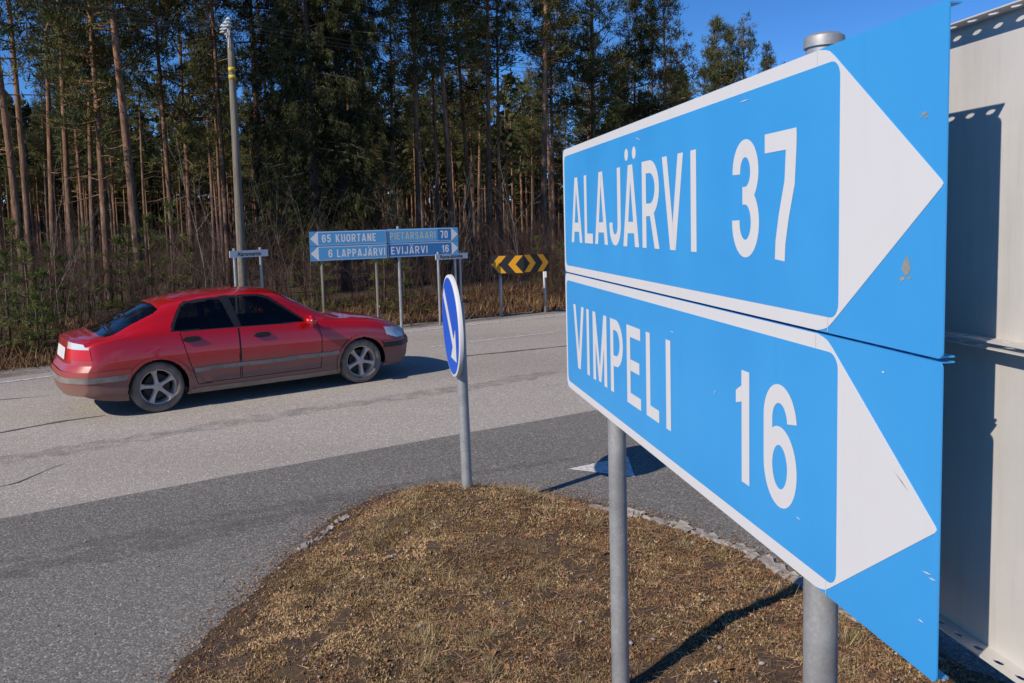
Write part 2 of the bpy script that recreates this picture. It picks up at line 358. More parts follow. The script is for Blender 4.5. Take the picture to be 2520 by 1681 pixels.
# ground: one sheet out to the horizon, fine near the scene
def axis_coords(lo, hi, step, reach):
    a = list(np.arange(lo, hi+1e-6, step)); g = step
    while a[-1] < reach: g *= 1.35; a.append(a[-1]+g)
    g = step
    while a[0] > -reach: g *= 1.35; a.insert(0, a[0]-g)
    return np.array(a)
gx = axis_coords(-45, 60, 0.7, 3000); gy = axis_coords(5, 110, 0.7, 3000)
X, Y = np.meshgrid(gx, gy); Z = terrain(X.ravel(), Y.ravel())
nx, ny = len(gx), len(gy); idx = np.arange(nx*ny).reshape(ny, nx)
F = np.stack([idx[:-1, :-1].ravel(), idx[:-1, 1:].ravel(), idx[1:, 1:].ravel(), idx[1:, :-1].ravel()], 1)
tag(link('ground', tri_mesh('ground', np.c_[X.ravel(), Y.ravel(), Z], F, True), M['forest_floor']), kind='structure')
tag(strip(-0.1, 1.25, -0.008, 'gravel_shoulder', 'gravel'), kind='structure')
# seam between old road surface and the darker junction surface
SEAM = np.array([gd(0, 1192)[:2], gd(400, 1117)[:2], gd(800, 1043)[:2], gd(1300, 955)[:2]])
e0 = SEAM[0]-SEAM[1]; e0 /= np.linalg.norm(e0); e1 = SEAM[-1]-SEAM[-2]; e1 /= np.linalg.norm(e1)
SEAM = np.concatenate([[SEAM[0]+e0*60], SEAM, [SEAM[-1]+e1*14, SEAM[-1]+e1*14+d2*90]])
SEAM_F = resample(SEAM, 0.25); 
for _ in range(6): SEAM_F[1:-1] = 0.25*SEAM_F[:-2]+0.5*SEAM_F[1:-1]+0.25*SEAM_F[2:]
SEAM_F[:, 1] += 0.03*(vnoise(np.arange(len(SEAM_F))*0.6, np.zeros(len(SEAM_F)), 5)-0.5)
# main carriageway runs from far edge to a little under the seam; junction apron lies 4 mm higher
A = resample(np.array([EDGE_F[i]+EDGE_N[i]*0.35 for i in range(len(EDGE_F))]), 1.0); B = resample(SEAM, 1.0)
n = 160
def samp(P, n):
    seg = np.linalg.norm(np.diff(P, axis=0), axis=1); s = np.concatenate([[0], np.cumsum(seg)]); q = np.linspace(0, s[-1], n)
    return np.stack([np.interp(q, s, P[:, 0]), np.interp(q, s, P[:, 1])], 1)
A = samp(A, n); B = samp(B, n); B = B + np.array([0.55, -0.83])*1.0
V = np.concatenate([np.c_[A, np.zeros(n)], np.c_[B, np.zeros(n)]]); i = np.arange(n-1)
tag(link('main_road', tri_mesh('main_road', V, np.stack([i+n, i+n+1, i+1, i], 1)), M['asphalt_worn']), kind='structure')
S2 = samp(SEAM_F, 500); S2 = S2[(S2[:, 0] > -34) & (S2[:, 0] < 34)]
n = len(S2); low = np.c_[np.linspace(-34, 34, n), np.full(n, -40.0)]
V = np.concatenate([np.c_[S2, np.full(n, 0.006)], np.c_[low, np.full(n, 0.006)]]); i = np.arange(n-1)
tag(link('junction_apron', tri_mesh('junction_apron', V, np.stack([i+n, i+n+1, i+1, i], 1)), M['asphalt_dark']), kind='structure')
tag(strip(-0.17, -0.05, 0.006, 'edge_line', 'road_paint'), kind='structure')
def ribbon(name, pts, w, z, mat, jitter=0.0, kind='structure'):
    P = resample(np.array(pts), 0.08); t_ = np.gradient(P, axis=0); t_ /= np.linalg.norm(t_, axis=1)[:, None]+1e-9; N = np.stack([-t_[:, 1], t_[:, 0]], 1)
    n = len(P); s = np.arange(n)
    if jitter: P = P + N*((fbm(s*0.12, s*0+1.3, 3)-0.47)*jitter)[:, None]
    ww = (w*(0.6+0.8*vnoise(s*0.5, s*0+2, 8)) if jitter else np.full(n, w))/2; ww = ww*np.clip(np.minimum(s, n-1-s)/6.0+0.15, 0, 1) if jitter else ww
    V = np.concatenate([np.c_[P+N*ww[:, None], np.full(n, z)], np.c_[P-N*ww[:, None], np.full(n, z)]]); i = np.arange(n-1)
    o = link(name, tri_mesh(name, V, np.stack([i+n, i+n+1, i+1, i], 1)), M[mat]); 
    return tag(o, kind=kind)
g2 = lambda x, y: ground(x, y)[:2]
for (p, q) in (((1055, 855), (1107, 849)), ((1150, 843), (1364, 818)), ((1430, 808), (1640, 782))):
    ribbon('centre_line_dash', [g2(*p), g2(*q)], 0.10, 0.005, 'road_paint')
ribbon('tar_joint', [g2(1110, 884), g2(1154, 876), g2(1290, 862), g2(1399, 851), g2(1700, 812)], 0.07, 0.0045, 'tar', 0.10)
ribbon('tar_joint', [g2(-60, 1078), g2(60, 1055), g2(160, 1036), g2(260, 1022)], 0.06, 0.0045, 'tar', 0.12)
ribbon('tar_joint', [g2(-60, 1215), g2(50, 1190), g2(160, 1140)], 0.022, 0.0045, 'tar', 0.25)
ribbon('tar_joint', [g2(-60, 990), g2(60, 980), g2(130, 973)], 0.03, 0.0045, 'tar', 0.12)
ribbon('tyre_mark', [g2(-80, 1405), g2(200, 1345), g2(423, 1298), g2(797, 1229), g2(1158, 1170), g2(1420, 1128)], 0.16, 0.0105, 'tyre_mark', 0.12)
ribbon('tyre_mark', [g2(-80, 1440), g2(200, 1378), g2(423, 1328), g2(797, 1252), g2(1100, 1200)], 0.30, 0.0100, 'tyre_mark', 0.2)
ribbon('tyre_mark', [g2(-80, 1150), g2(300, 1085), g2(700, 1020), g2(1100, 960), g2(1380, 915)], 0.35, 0.0050, 'tyre_mark', 0.2)
m = MB()                                                              # painted give-way tooth behind the island
ta, tb, tc = ground(1397, 1154, 0.0105), ground(1562, 1173, 0.0105), ground(1545, 1123, 0.0105)
m.poly(ta, tb, tc); tag(m.build('give_way_tooth', M['fresh_road_paint']), kind='structure')

# ---------------------------------------------------------------- traffic island: ground, kerb, moss and grass
ISL = [gd(*p)[:2] for p in ((330, 1640), (400, 1575), (470, 1500), (560, 1395), (690, 1268), (795, 1190), (862, 1152), (925, 1130), (1000, 1124), (1090, 1122), (1190, 1130), (1290, 1146), (1360, 1163), (1440, 1180), (1560, 1212), (1650, 1245), (1740, 1282), (1850, 1350), (1990, 1440))]
ISL = np.array([(-2.6, -6.0), (-2.2, 0.5)] + [tuple(p) for p in ISL] + [(3.2, 2.0), (4.5, -6.0)])
ISLC = np.concatenate([ISL, ISL[:1]])
ISL_F = resample(ISLC, 0.08)
ISL_F = ISL_F + 0.05*np.stack([fbm(ISL_F[:, 0]*5, ISL_F[:, 1]*5, 1)-0.47, fbm(ISL_F[:, 0]*5, ISL_F[:, 1]*5, 2)-0.47], 1)
def inside(x, y, P=ISL_F):
    x = np.asarray(x); y = np.asarray(y); c = np.zeros(x.shape, bool); j = len(P)-1
    for i in range(len(P)):
        a, b = P[i], P[j]
        if a[1] != b[1]:
            k = ((a[1] > y) != (b[1] > y)) & (x < (b[0]-a[0])*(y-a[1])/(b[1]-a[1])+a[0]); c ^= k
        j = i
    return c
def rim_dist(x, y):
    d = np.full(x.shape, 1e9)
    for i in range(0, len(ISL_F), 2): d = np.minimum(d, (x-ISL_F[i, 0])**2+(y-ISL_F[i, 1])**2)
    return np.sqrt(d)
def island_z(x, y):
    x = np.atleast_1d(np.asarray(x, float)); y = np.atleast_1d(np.asarray(y, float)); d = rim_dist(x, y)
    k = np.clip(d/0.9, 0, 1); k = k*k*(3-2*k)
    nose = np.exp(-(((x+0.35)/1.0)**2+((y-6.15)/0.75)**2)); k3 = np.clip(d/0.5, 0, 1); k3 = k3*k3*(3-2*k3)
    return 0.010 + 0.04*k + 0.175*nose*k3 + np.clip(d/0.35, 0, 1)*(0.06*(fbm(x*2.3, y*2.3, 11)-0.45) + 0.06*(fbm(x*8, y*8, 12)-0.45)*(1-0.6*np.exp(-((x-0.5)**2+(y-3.7)**2)/0.2))) - 0.03*np.exp(-((x-0.5)**2+(y-3.7)**2)/0.25)
gx = np.arange(-3.2, 4.6, 0.05); gy = np.concatenate([np.arange(-6.2, 2.6, 0.4), np.arange(2.6, 7.6, 0.05)])
X, Y = np.meshgrid(gx, gy); xf, yf = X.ravel(), Y.ravel(); ins = inside(xf, yf); Z = np.where(ins, island_z(xf, yf), -0.05)
idx = np.arange(len(xf)).reshape(len(gy), len(gx)); F = np.stack([idx[:-1, :-1].ravel(), idx[:-1, 1:].ravel(), idx[1:, 1:].ravel(), idx[1:, :-1].ravel()], 1)
F = F[ins[F].any(1)]
isl_o = tag(link('traffic_island', tri_mesh('traffic_island', np.c_[xf, yf, Z], F, True), M['island_soil']), kind='structure')

# dead moss, grass and litter on the island: too fine to count
def scatter_island(n, ymin=2.9):
    x = RNG.uniform(-2.4, 3.4, n); y = RNG.uniform(ymin, 7.2, n); k = inside(x, y); return x[k], y[k]
PAL = np.array([(0.265, 0.178, 0.078), (0.33, 0.225, 0.115), (0.18, 0.14, 0.055), (0.30, 0.165, 0.085), (0.16, 0.085, 0.045), (0.45, 0.36, 0.23), (0.07, 0.038, 0.024), (0.36, 0.22, 0.12)])
def blades(x, y, z, length, width, lift, tone, per=3, lean=None):
    """per thin triangles at each point"""
    n = len(x)*per; X_ = np.repeat(x, per); Y_ = np.repeat(y, per); Z_ = np.repeat(z, per); L = np.repeat(length, per)*RNG.uniform(0.6, 1.3, n); C = np.repeat(tone, per, 0)*RNG.uniform(0.75, 1.25, (n, 1))
    a = RNG.uniform(0, 2*math.pi, n); e = RNG.uniform(lift[0], lift[1], n)
    D = np.stack([np.cos(a)*np.cos(e), np.sin(a)*np.cos(e), np.sin(e)], 1); b = a+RNG.uniform(0.8, 2.2, n)
    W = np.stack([np.cos(b), np.sin(b), RNG.uniform(-0.4, 0.4, n)], 1)*(np.asarray(width)*L)[:, None]
    P0 = np.stack([X_, Y_, Z_], 1) + RNG.normal(0, 1, (n, 3))*np.c_[L*0.25, L*0.25, L*0.05]
    V = np.empty((n, 3, 3)); V[:, 0] = P0-W; V[:, 1] = P0+W; V[:, 2] = P0+D*L[:, None]
    return V.reshape(-1, 3), np.repeat(C, 3, 0)
def moss_tone(x, y):
    zone = fbm(x*1.1, y*1.1, 21); fine = fbm(x*7, y*7, 22); r = RNG.random(len(x))
    green = np.clip((zone-0.40)*4+(0.5*(-x)-0.2)*0.5, 0, 1)               # mossier towards one side, redder litter towards the other
    k = np.where(r < 0.30+0.45*green, np.where(fine > 0.45, 1, 0), np.where(r < 0.62+0.2*green, np.where(fine > 0.5, 2, 3), np.where(r < 0.80, 4, np.where(r < 0.86, 5, np.where(r < 0.95, 6, 7)))))
    return PAL[k]*((0.40+0.9*fine)*(0.55+0.95*fbm(x*3.1, y*3.1, 23)))[:, None]*1.5
Vs, Cs = [], []
x, y = scatter_island(330000); z = island_z(x, y); rd = rim_dist(x, y); keep = (fbm(x*9, y*9, 31)+0.6*(fbm(x*2.6, y*2.6, 34)-0.47) > 0.305) & ((rd > 0.16) | (RNG.random(len(x)) < (rd/0.16)**1.5*(0.25+fbm(x*4, y*4, 33)))); x, y, z = x[keep], y[keep], z[keep]
v, c = blades(x, y, z, RNG.uniform(0.006, 0.016, len(x)), 0.30, (0.0, 1.35), moss_tone(x, y), 3); Vs.append(v); Cs.append(c)
x, y = scatter_island(34000); z = island_z(x, y); kk = (x > -0.6) | (RNG.random(len(x)) < 0.35); x, y, z = x[kk], y[kk], z[kk]
v, c = blades(x, y, z+0.008, RNG.uniform(0.03, 0.085, len(x)), 0.022, (-0.05, 0.35), np.array([(0.46, 0.29, 0.17)])*RNG.uniform(0.25, 1.15, (len(x), 1)), 2); Vs.append(v); Cs.append(c)
V = np.concatenate(Vs); C = np.concatenate(Cs)
me = tri_mesh('moss', V, np.arange(len(V)).reshape(-1, 3)); set_col(me, C)
tag(link('moss_and_litter', me, M['moss_and_dead_grass']), 'dry brown moss and dead grass litter covering the traffic island', 'ground cover', kind='stuff')
# soil and crumbs washed over the asphalt round the rim
P = ISL_F; tt = np.gradient(P, axis=0); tt /= np.linalg.norm(tt, axis=1)[:, None]+1e-9; NN = np.stack([tt[:, 1], -tt[:, 0]], 1)
if inside(np.array([P[60, 0]+NN[60, 0]*0.1]), np.array([P[60, 1]+NN[60, 1]*0.1]))[0]: NN = -NN
wv = 0.0+0.16*np.clip(fbm(P[:, 0]*2.1, P[:, 1]*2.1, 71)-0.30, 0, 1)+0.05*vnoise(P[:, 0]*14, P[:, 1]*14, 72); n = len(P)
V = np.concatenate([np.c_[P-NN*0.12, np.full(n, 0.011)], np.c_[P+NN*wv[:, None], np.full(n, 0.0105)]]); i = np.arange(n-1)
tag(link('washed_soil', tri_mesh('washed_soil', V, np.stack([i, i+1, i+1+n, i+n], 1)), M['island_soil']), kind='structure')
xx = []; 
for j in range(42000):
    q = RNG.integers(n); o = RNG.normal(0.0, 0.10); xx.append(P[q]+NN[q]*o+RNG.normal(0, 0.03, 2))
xx = np.array(xx); xx = xx[(xx[:, 1] > 3.2)]
v, c = blades(xx[:, 0], xx[:, 1], np.where(inside(xx[:, 0], xx[:, 1]), island_z(xx[:, 0], xx[:, 1]), 0.010)+0.003, RNG.uniform(0.005, 0.015, len(xx)), 0.35, (0.0, 0.9), PAL[RNG.choice([4, 3, 6, 7, 4, 1], len(xx))]*1.1, 2)
me = tri_mesh('crumbs', v, np.arange(len(v)).reshape(-1, 3)); set_col(me, c)
tag(link('soil_crumbs', me, M['moss_and_dead_grass']), 'brown soil crumbs and needles swept along the rim of the traffic island', 'litter', kind='stuff')
# grass tufts
tuft = MB(); Vs, Cs = [], []
x, y = scatter_island(420); k = (x > -1.1) & (fbm(x*1.3, y*1.3, 44) > 0.38) & (rim_dist(x, y) > 0.12); x, y = x[k][:150], y[k][:150]; z = island_z(x, y)
for px, py, pz in zip(x, y, z):
    n = int(RNG.integers(60, 130)); s = RNG.uniform(0.5, 1.1)
    xx = px+RNG.normal(0, 0.022*s, n); yy = py+RNG.normal(0, 0.022*s, n)
    tone = np.where(RNG.random((n, 1)) < 0.16, np.array([(0.14, 0.16, 0.05)]), np.array([(0.42, 0.31, 0.165)]))*RNG.uniform(0.6, 1.2, (n, 1))
    v, c = blades(xx, yy, np.full(n, pz), np.full(n, 0.085*s), 0.018, (0.08, 1.15), tone, 1); Vs.append(v); Cs.append(c)
V = np.concatenate(Vs); C = np.concatenate(Cs); me = tri_mesh('tufts', V, np.arange(len(V)).reshape(-1, 3)); set_col(me, C)
tag(link('dry_grass', me, M['moss_and_dead_grass']), 'pale dry grass tufts sprouting through the island moss', 'grass', kind='stuff')
# dead leaves and pebbles (uncounted litter)
V, F = [], []
x, y = scatter_island(260); z = island_z(x, y)
for px, py, pz in zip(x, y, z):
    s = RNG.uniform(0.012, 0.03); a = RNG.uniform(0, 6.28); q = len(V); tl = RNG.uniform(-0.5, 0.5, 2)
    for u, w in ((-1, 0), (0, 0.55), (1, 0.0), (0, -0.5)):
        dx, dy = s*(u*math.cos(a)-w*math.sin(a)), s*(u*math.sin(a)+w*math.cos(a)); V.append((px+dx, py+dy, pz+0.014+tl[0]*dx+tl[1]*dy+0.3*s*abs(w)))
    F.append((q, q+1, q+2, q+3))
tag(link('fallen_leaves', tri_mesh('leaves', np.array(V), np.array(F)), M['dead_leaf']), 'brown fallen leaves strewn over the island', 'leaves', kind='stuff')
def pebble(s, seed):
    bm = bmesh.new(); bmesh.ops.create_icosphere(bm, subdivisions=1, radius=1.0); r = random.Random(seed)
    ax = (s*r.uniform(0.8, 1.3), s*r.uniform(0.6, 1.0), s*r.uniform(0.4, 0.7))
    for v in bm.verts:
        k = r.uniform(0.75, 1.15); v.co = Vector((v.co.x*ax[0]*k, v.co.y*ax[1]*k, v.co.z*ax[2]*k))
    me = bpy.data.meshes.new('pebble'); bm.to_mesh(me); bm.free(); return me
def join_scatter(name, protos, P, mat, label, cat):
    V, F = [], []; base = 0
    arr = []
    for me in protos:
        v = np.empty(len(me.vertices)*3); me.vertices.foreach_get('co', v); f = np.array([tuple(p.vertices) for p in me.polygons]); arr.append((v.reshape(-1, 3), f))
    for (px, py, pz, s) in P:
        v, f = arr[RNG.integers(len(arr))]; a = RNG.uniform(0, 6.28); c_, s_ = math.cos(a), math.sin(a)
        w = v*s; w = np.c_[w[:, 0]*c_-w[:, 1]*s_, w[:, 0]*s_+w[:, 1]*c_, w[:, 2]]+(px, py, pz); V.append(w); F.append(f+base); base += len(w)
    return tag(link(name, tri_mesh(name, np.concatenate(V), np.concatenate(F)), M[mat]), label, cat, kind='stuff')
PEB = [pebble(1.0, i) for i in range(5)]
x, y = scatter_island(170); z = island_z(x, y)
P = [(a, b, c+0.012, RNG.uniform(0.006, 0.018)) for a, b, c in zip(x, y, z)]
for i in range(500):                                                    # grit swept against the island's rim and out on the asphalt
    j = RNG.integers(len(ISL_F)); o = RNG.normal(0, 0.09, 2); P.append((ISL_F[j, 0]+o[0], ISL_F[j, 1]+o[1], 0.018, RNG.uniform(0.003, 0.011)))
for i in range(60): P.append((RNG.uniform(-4, 0), RNG.uniform(3.5, 7.5), 0.012, RNG.uniform(0.004, 0.010)))
join_scatter('loose_gravel', PEB, P, 'stone', 'small grey pebbles and grit scattered around the traffic island rim', 'gravel')
# broken concrete kerb remains round the nose, piece by piece
kerb = empty('kerb', (0, 0, 0)); tag(kerb, kind='structure')
def kerb_run(p0, p1, w, gap):
    a, b = np.array(p0), np.array(p1); L = np.linalg.norm(b-a); d = (b-a)/L; nrm = np.array([-d[1], d[0]]); s = 0.0
    while s < L:
        l = RNG.uniform(0.03, 0.11); c = a+d*(s+l/2)+nrm*RNG.normal(0, 0.012); ww = w*RNG.uniform(0.6, 1.1)
        bm = bmesh.new(); bmesh.ops.create_cube(bm, size=1.0)
        bmesh.ops.subdivide_edges(bm, edges=bm.edges, cuts=1, use_grid_fill=True)
        for v in bm.verts:
            v.co = Vector((v.co.x*l*0.97, v.co.y*ww, v.co.z*0.034)); v.co += Vector(RNG.normal(0, 0.008, 3))
        me = bpy.data.meshes.new('kerb_piece'); bm.to_mesh(me); bm.free()
        o = link('kerb_piece', me, M['concrete'], kerb); o.location = (c[0], c[1], 0.006); o.rotation_euler = (RNG.normal(0, 0.05), RNG.normal(0, 0.04), math.atan2(d[1], d[0]))
        s += l + (RNG.uniform(0, 0.25) if RNG.random() < gap else 0.0)
def kerb_px(pts, w, gap):
    for p, q in zip(pts[:-1], pts[1:]): kerb_run(gd(*p)[:2], gd(*q)[:2], w, gap)
kerb_px([(1355, 1165), (1440, 1181), (1560, 1213), (1650, 1247), (1745, 1285), (1850, 1352), (1960, 1425)], 0.10, 0.05)
kerb_px([(1075, 1124), (1180, 1131)], 0.06, 0.3)
kerb_px([(693, 1266), (745, 1228), (797, 1191)], 0.055, 0.25)

# ---------------------------------------------------------------- lettering: every character drawn as thick strokes
def arc(cx, cy, rx, ry, a0, a1, n=14):
    return [(cx+rx*math.cos(R(a0+(a1-a0)*i/n)), cy+ry*math.sin(R(a0+(a1-a0)*i/n))) for i in range(n+1)]
def stroke(pts, s, closed=False):
    """quads of a constant-width stroke along pts"""
    P = [np.array(p, float) for p in pts]; n = len(P); L, Q = [], []
    for i in range(n):
        a = P[(i-1) % n] if (closed or i > 0) else P[i]; b = P[(i+1) % n] if (closed or i < n-1) else P[i]
        t1 = P[i]-a; t2 = b-P[i]
        if np.linalg.norm(t1) < 1e-9: t1 = t2
        if np.linalg.norm(t2) < 1e-9: t2 = t1
        t1 = t1/np.linalg.norm(t1); t2 = t2/np.linalg.norm(t2); t_ = t1+t2; t_ /= np.linalg.norm(t_)+1e-9
        nn = np.array([-t_[1], t_[0]]); k = 1.0/max(0.45, nn @ np.array([-t1[1], t1[0]]))
        L.append(P[i]+nn*s/2*k); Q.append(P[i]-nn*s/2*k)
    return [[L[i], L[(i+1) % n], Q[(i+1) % n], Q[i]] for i in range(n if closed else n-1)]
def glyph(c, w, h, s):
    """list of pieces; each piece is a list of polygons in one plane"""
    rect = lambda x0, y0, x1, y1: [[(x0, y0), (x1, y0), (x1, y1), (x0, y1)]]
    hs = s/2
    if c in 'AÄ':
        a = s*0.62; lx = lambda y: y/h*(w/2-a)
        bar0, bar1 = 0.165*h, 0.165*h+s*0.98
        p = [[[(0, 0), (s*1.08, 0), (w/2+a*0.45, h), (w/2-a, h)]], [[(w-s*1.08, 0), (w, 0), (w/2+a, h), (w/2-a*0.45, h)]],
             [[(lx(bar0)+s*0.5, bar0), (w-lx(bar0)-s*0.5, bar0), (w-lx(bar1)-s*0.5, bar1), (lx(bar1)+s*0.5, bar1)]]]
        if c == 'Ä':
            for cx in (w*0.5-s*1.05, w*0.5+s*1.05): p.append([arc(cx, h+s*0.92, s*0.50, s*0.52, 0, 345, 23)])
        return p
    if c == 'V': return [[[(0, h), (s*1.05, h), (w/2+s*0.45, 0), (w/2-s*0.55, 0)]], [[(w, h), (w-s*1.05, h), (w/2-s*0.45, 0), (w/2+s*0.55, 0)]]]
    if c == 'I': return [rect(0, 0, s, h)]
    if c == 'L': return [rect(0, 0, s, h), rect(s, 0, w, s)]
    if c == 'E': return [rect(0, 0, s, h), rect(s, 0, w, s), rect(s, h-s, w, h), rect(s, h*0.5-hs, w*0.90, h*0.5+hs)]
    if c == 'T': return [rect(0, h-s, w, h), rect(w/2-hs, 0, w/2+hs, h-s)]
    if c == 'N': return [rect(0, 0, s, h), rect(w-s, 0, w, h), [[(s*0.2, h), (s*1.15, h), (w-s*0.2, 0), (w-s*1.15, 0)]]]
    if c == 'M': return [rect(0, 0, s, h), rect(w-s, 0, w, h), [[(0.1*s, h), (s*1.1, h), (w/2+s*0.42, h*0.02), (w/2-s*0.42, h*0.02)]], [[(w-0.1*s, h), (w-s*1.1, h), (w/2-s*0.42, h*0.02), (w/2+s*0.42, h*0.02)]]]
    if c == 'K': return [rect(0, 0, s, h), [[(s*0.8, h*0.30), (s*0.8, h*0.55), (w-s*1.15, h), (w, h)]], [[(w*0.30, h*0.42), (w*0.48, h*0.62), (w, 0), (w-s*1.15, 0)]]]
    if c in 'PR':
        yb = h*0.44; top = h-hs; r = (top-yb)/2; rx = min(r, (w-s)*0.62)
        p = [rect(0, 0, s, h), stroke([(s*0.5, top), (w-hs-rx, top)]+arc(w-hs-rx, (top+yb)/2, rx, r, 90, -90, 18)[1:]+[(s*0.5, yb)], s)]
        if c == 'R': p.append([[(w*0.42, yb), (w*0.42+s*1.05, yb), (w, 0), (w-s*1.1, 0)]])
        return p
    if c == 'J':
        rx = w/2-hs; return [stroke([(w-hs, h), (w-hs, hs+rx*1.05)]+arc(w/2, hs+rx*1.05, rx, rx*1.05, 0, -180, 20)[1:]+[(hs, h*0.30)], s)]
    if c == 'U':
        rx = w/2-hs; return [stroke([(w-hs, h), (w-hs, hs+rx)]+arc(w/2, hs+rx, rx, rx, 0, -180, 20)[1:]+[(hs, h)], s)]
    if c in 'O0':
        rx = w/2-hs; ry = min(rx*1.1, h*0.4); return [stroke(arc(w/2, h-hs-ry, rx, ry, 0, 180, 18)+arc(w/2, hs+ry, rx, ry, 180, 360, 18), s, True)]
    if c == 'S':
        rx = w/2-hs; ry = (h-s)/4
        return [stroke(arc(w/2, h-hs-ry, rx, ry, 10, 270, 22)+arc(w/2, hs+ry, rx, ry, 90, -170, 22)[1:], s)]
    if c == '3':
        rx = w/2-hs; rx2 = rx*0.94; ry = (h-s)*0.235; ry2 = (h-s)/2-ry
        return [stroke(arc(w/2, h-hs-ry, rx2, ry, 184, -90, 26)+[(w*0.40, h-hs-2*ry)], s), stroke([(w*0.40, hs+2*ry2)]+arc(w/2, hs+ry2, rx, ry2, 90, -184, 28), s)]
    if c == '6':
        rx = w/2-hs; ry = h*0.30-hs*0.6
        return [stroke(arc(w/2, hs+ry, rx, ry, 0, 352, 36), s, True), stroke([(hs, hs+ry), (hs, h-hs-rx*1.15)]+arc(w/2, h-hs-rx*1.15, rx, rx*1.15, 180, 8, 22)[1:]+[(w-hs, h*0.72)], s)]
    if c == '7':
        return [rect(0, h-s, w, h), stroke([(w-hs, h-s*0.2), (w-hs*1.05, h*0.86), (w*0.80, h*0.60), (w*0.62, h*0.34), (w*0.52, h*0.14), (w*0.50, 0)], s*1.06)]
    if c == '1':
        return [rect(w-s, 0, w, h), [[(0, h*0.80), (0, h*0.80-s*0.75), (w-s, h*0.80-s*0.55), (w-s, h), (w*0.42, h*0.86)]]]
    if c == '5':
        rx = w/2-hs; ry = h*0.30-hs*0.5
        return [rect(s*0.25, h-s, w*0.95, h), [[(s*0.2, h), (s*1.2, h), (s*1.05, h*0.50), (0.05*s, h*0.50)]], stroke([(hs, h*0.50)]+arc(w/2, hs+ry, rx, ry, 128, -165, 30), s)]
    return []
def letters(name, items, z, h, s, y, mat, parent):
    """items: (char, x0, x1). One mesh per written word, proud of the sheet"""
    m = MB(); k = 0
    for c, x0, x1 in items:
        for piece in glyph(c, x1-x0, h, s):
            for P in piece: m.poly(*[(x0+p[0], y-0.00012*(k % 6), z+p[1]) for p in P])
            k += 1
    return m.build(name, mat, parent)
WREL = dict(A=.62, Ä=.62, E=.47, I=.15, J=.48, K=.58, L=.45, M=.72, N=.56, O=.56, P=.53, R=.57, S=.53, T=.50, U=.55, V=.60, **{'0': .53, '1': .30, '3': .52, '5': .52, '6': .53, '7': .50})
def typeset(text, x0, x1, h):
    """spread text over x0..x1 with proportional widths"""
    g = 0.17*h; nat = sum(WREL[c]*h for c in text)+g*(len(text)-1); k = (x1-x0)/nat; x = x0; out = []
    for c in text: out.append((c, x, x+WREL[c]*h*k)); x += (WREL[c]*h+g)*k
    return out
def rrect(x0, x1, z0, z1, r, n=6):
    p = []
    for cx, cz, a in ((x1-r, z1-r, 0), (x0+r, z1-r, 90), (x0+r, z0+r, 180), (x1-r, z0+r, 270)):
        p += [(cx+r*math.cos(R(a+90*i/n)), cz+r*math.sin(R(a+90*i/n))) for i in range(n+1)]
    return p
def slab(m, pts, y0, y1):
    """prism of an outline in the x-z plane between y0 (front) and y1"""
    n = len(m.v); k = len(pts); m.v += [(float(p[0]), y0, float(p[1])) for p in pts]+[(float(p[0]), y1, float(p[1])) for p in pts]
    m.f.append(tuple(range(n, n+k))); m.f.append(tuple(range(n+k, n+2*k))[::-1])
    for i in range(k): j = (i+1) % k; m.f.append((n+i, n+k+i, n+k+j, n+j))

# ---------------------------------------------------------------- the big direction sign in front
SP = O + ray(1420*K, 650*K)*3.42
sd = ray(850.5*K, 517*K).copy(); sd[2] = 0; sd /= np.linalg.norm(sd)
big = empty('direction_sign', (SP[0], SP[1], 0.0), math.atan2(-sd[1], -sd[0]))
tag(big, 'large sky blue direction sign with two stacked arrow boards, ALAJÄRVI 37 over VIMPELI 16', 'road sign')
def flange(m, x0, x1, z, ya, yb, pitch=0.0575, hl=0.013, hw=0.0075):
    """folded sheet edge with a row of oblong holes; lies flat at height z between ya and yb"""
    n = int((x1-x0)/pitch); w = (x1-x0)/n; yc = ya*0.45+yb*0.55
    for i in range(n):
        a, b = x0+i*w, x0+(i+1)*w; c = (a+b)/2
        outer = [(b, yc), (b, yb), (c, yb), (a, yb), (a, yc), (a, ya), (c, ya), (b, ya)]
        inner = [(c+hl*math.cos(R(45*j)), yc+hw*math.sin(R(45*j))*(1 if yb > ya else -1)) for j in range(8)]
        for j in range(8):
            k = (j+1) % 8; m.quad((*outer[j], z), (*outer[k], z), (*inner[k], z), (*inner[j], z))
def solid(o, th):
    md = o.modifiers.new('thickness', 'SOLIDIFY'); md.thickness = th; md.offset = 0
    return o
QX0, QX1 = -0.955, 1.972
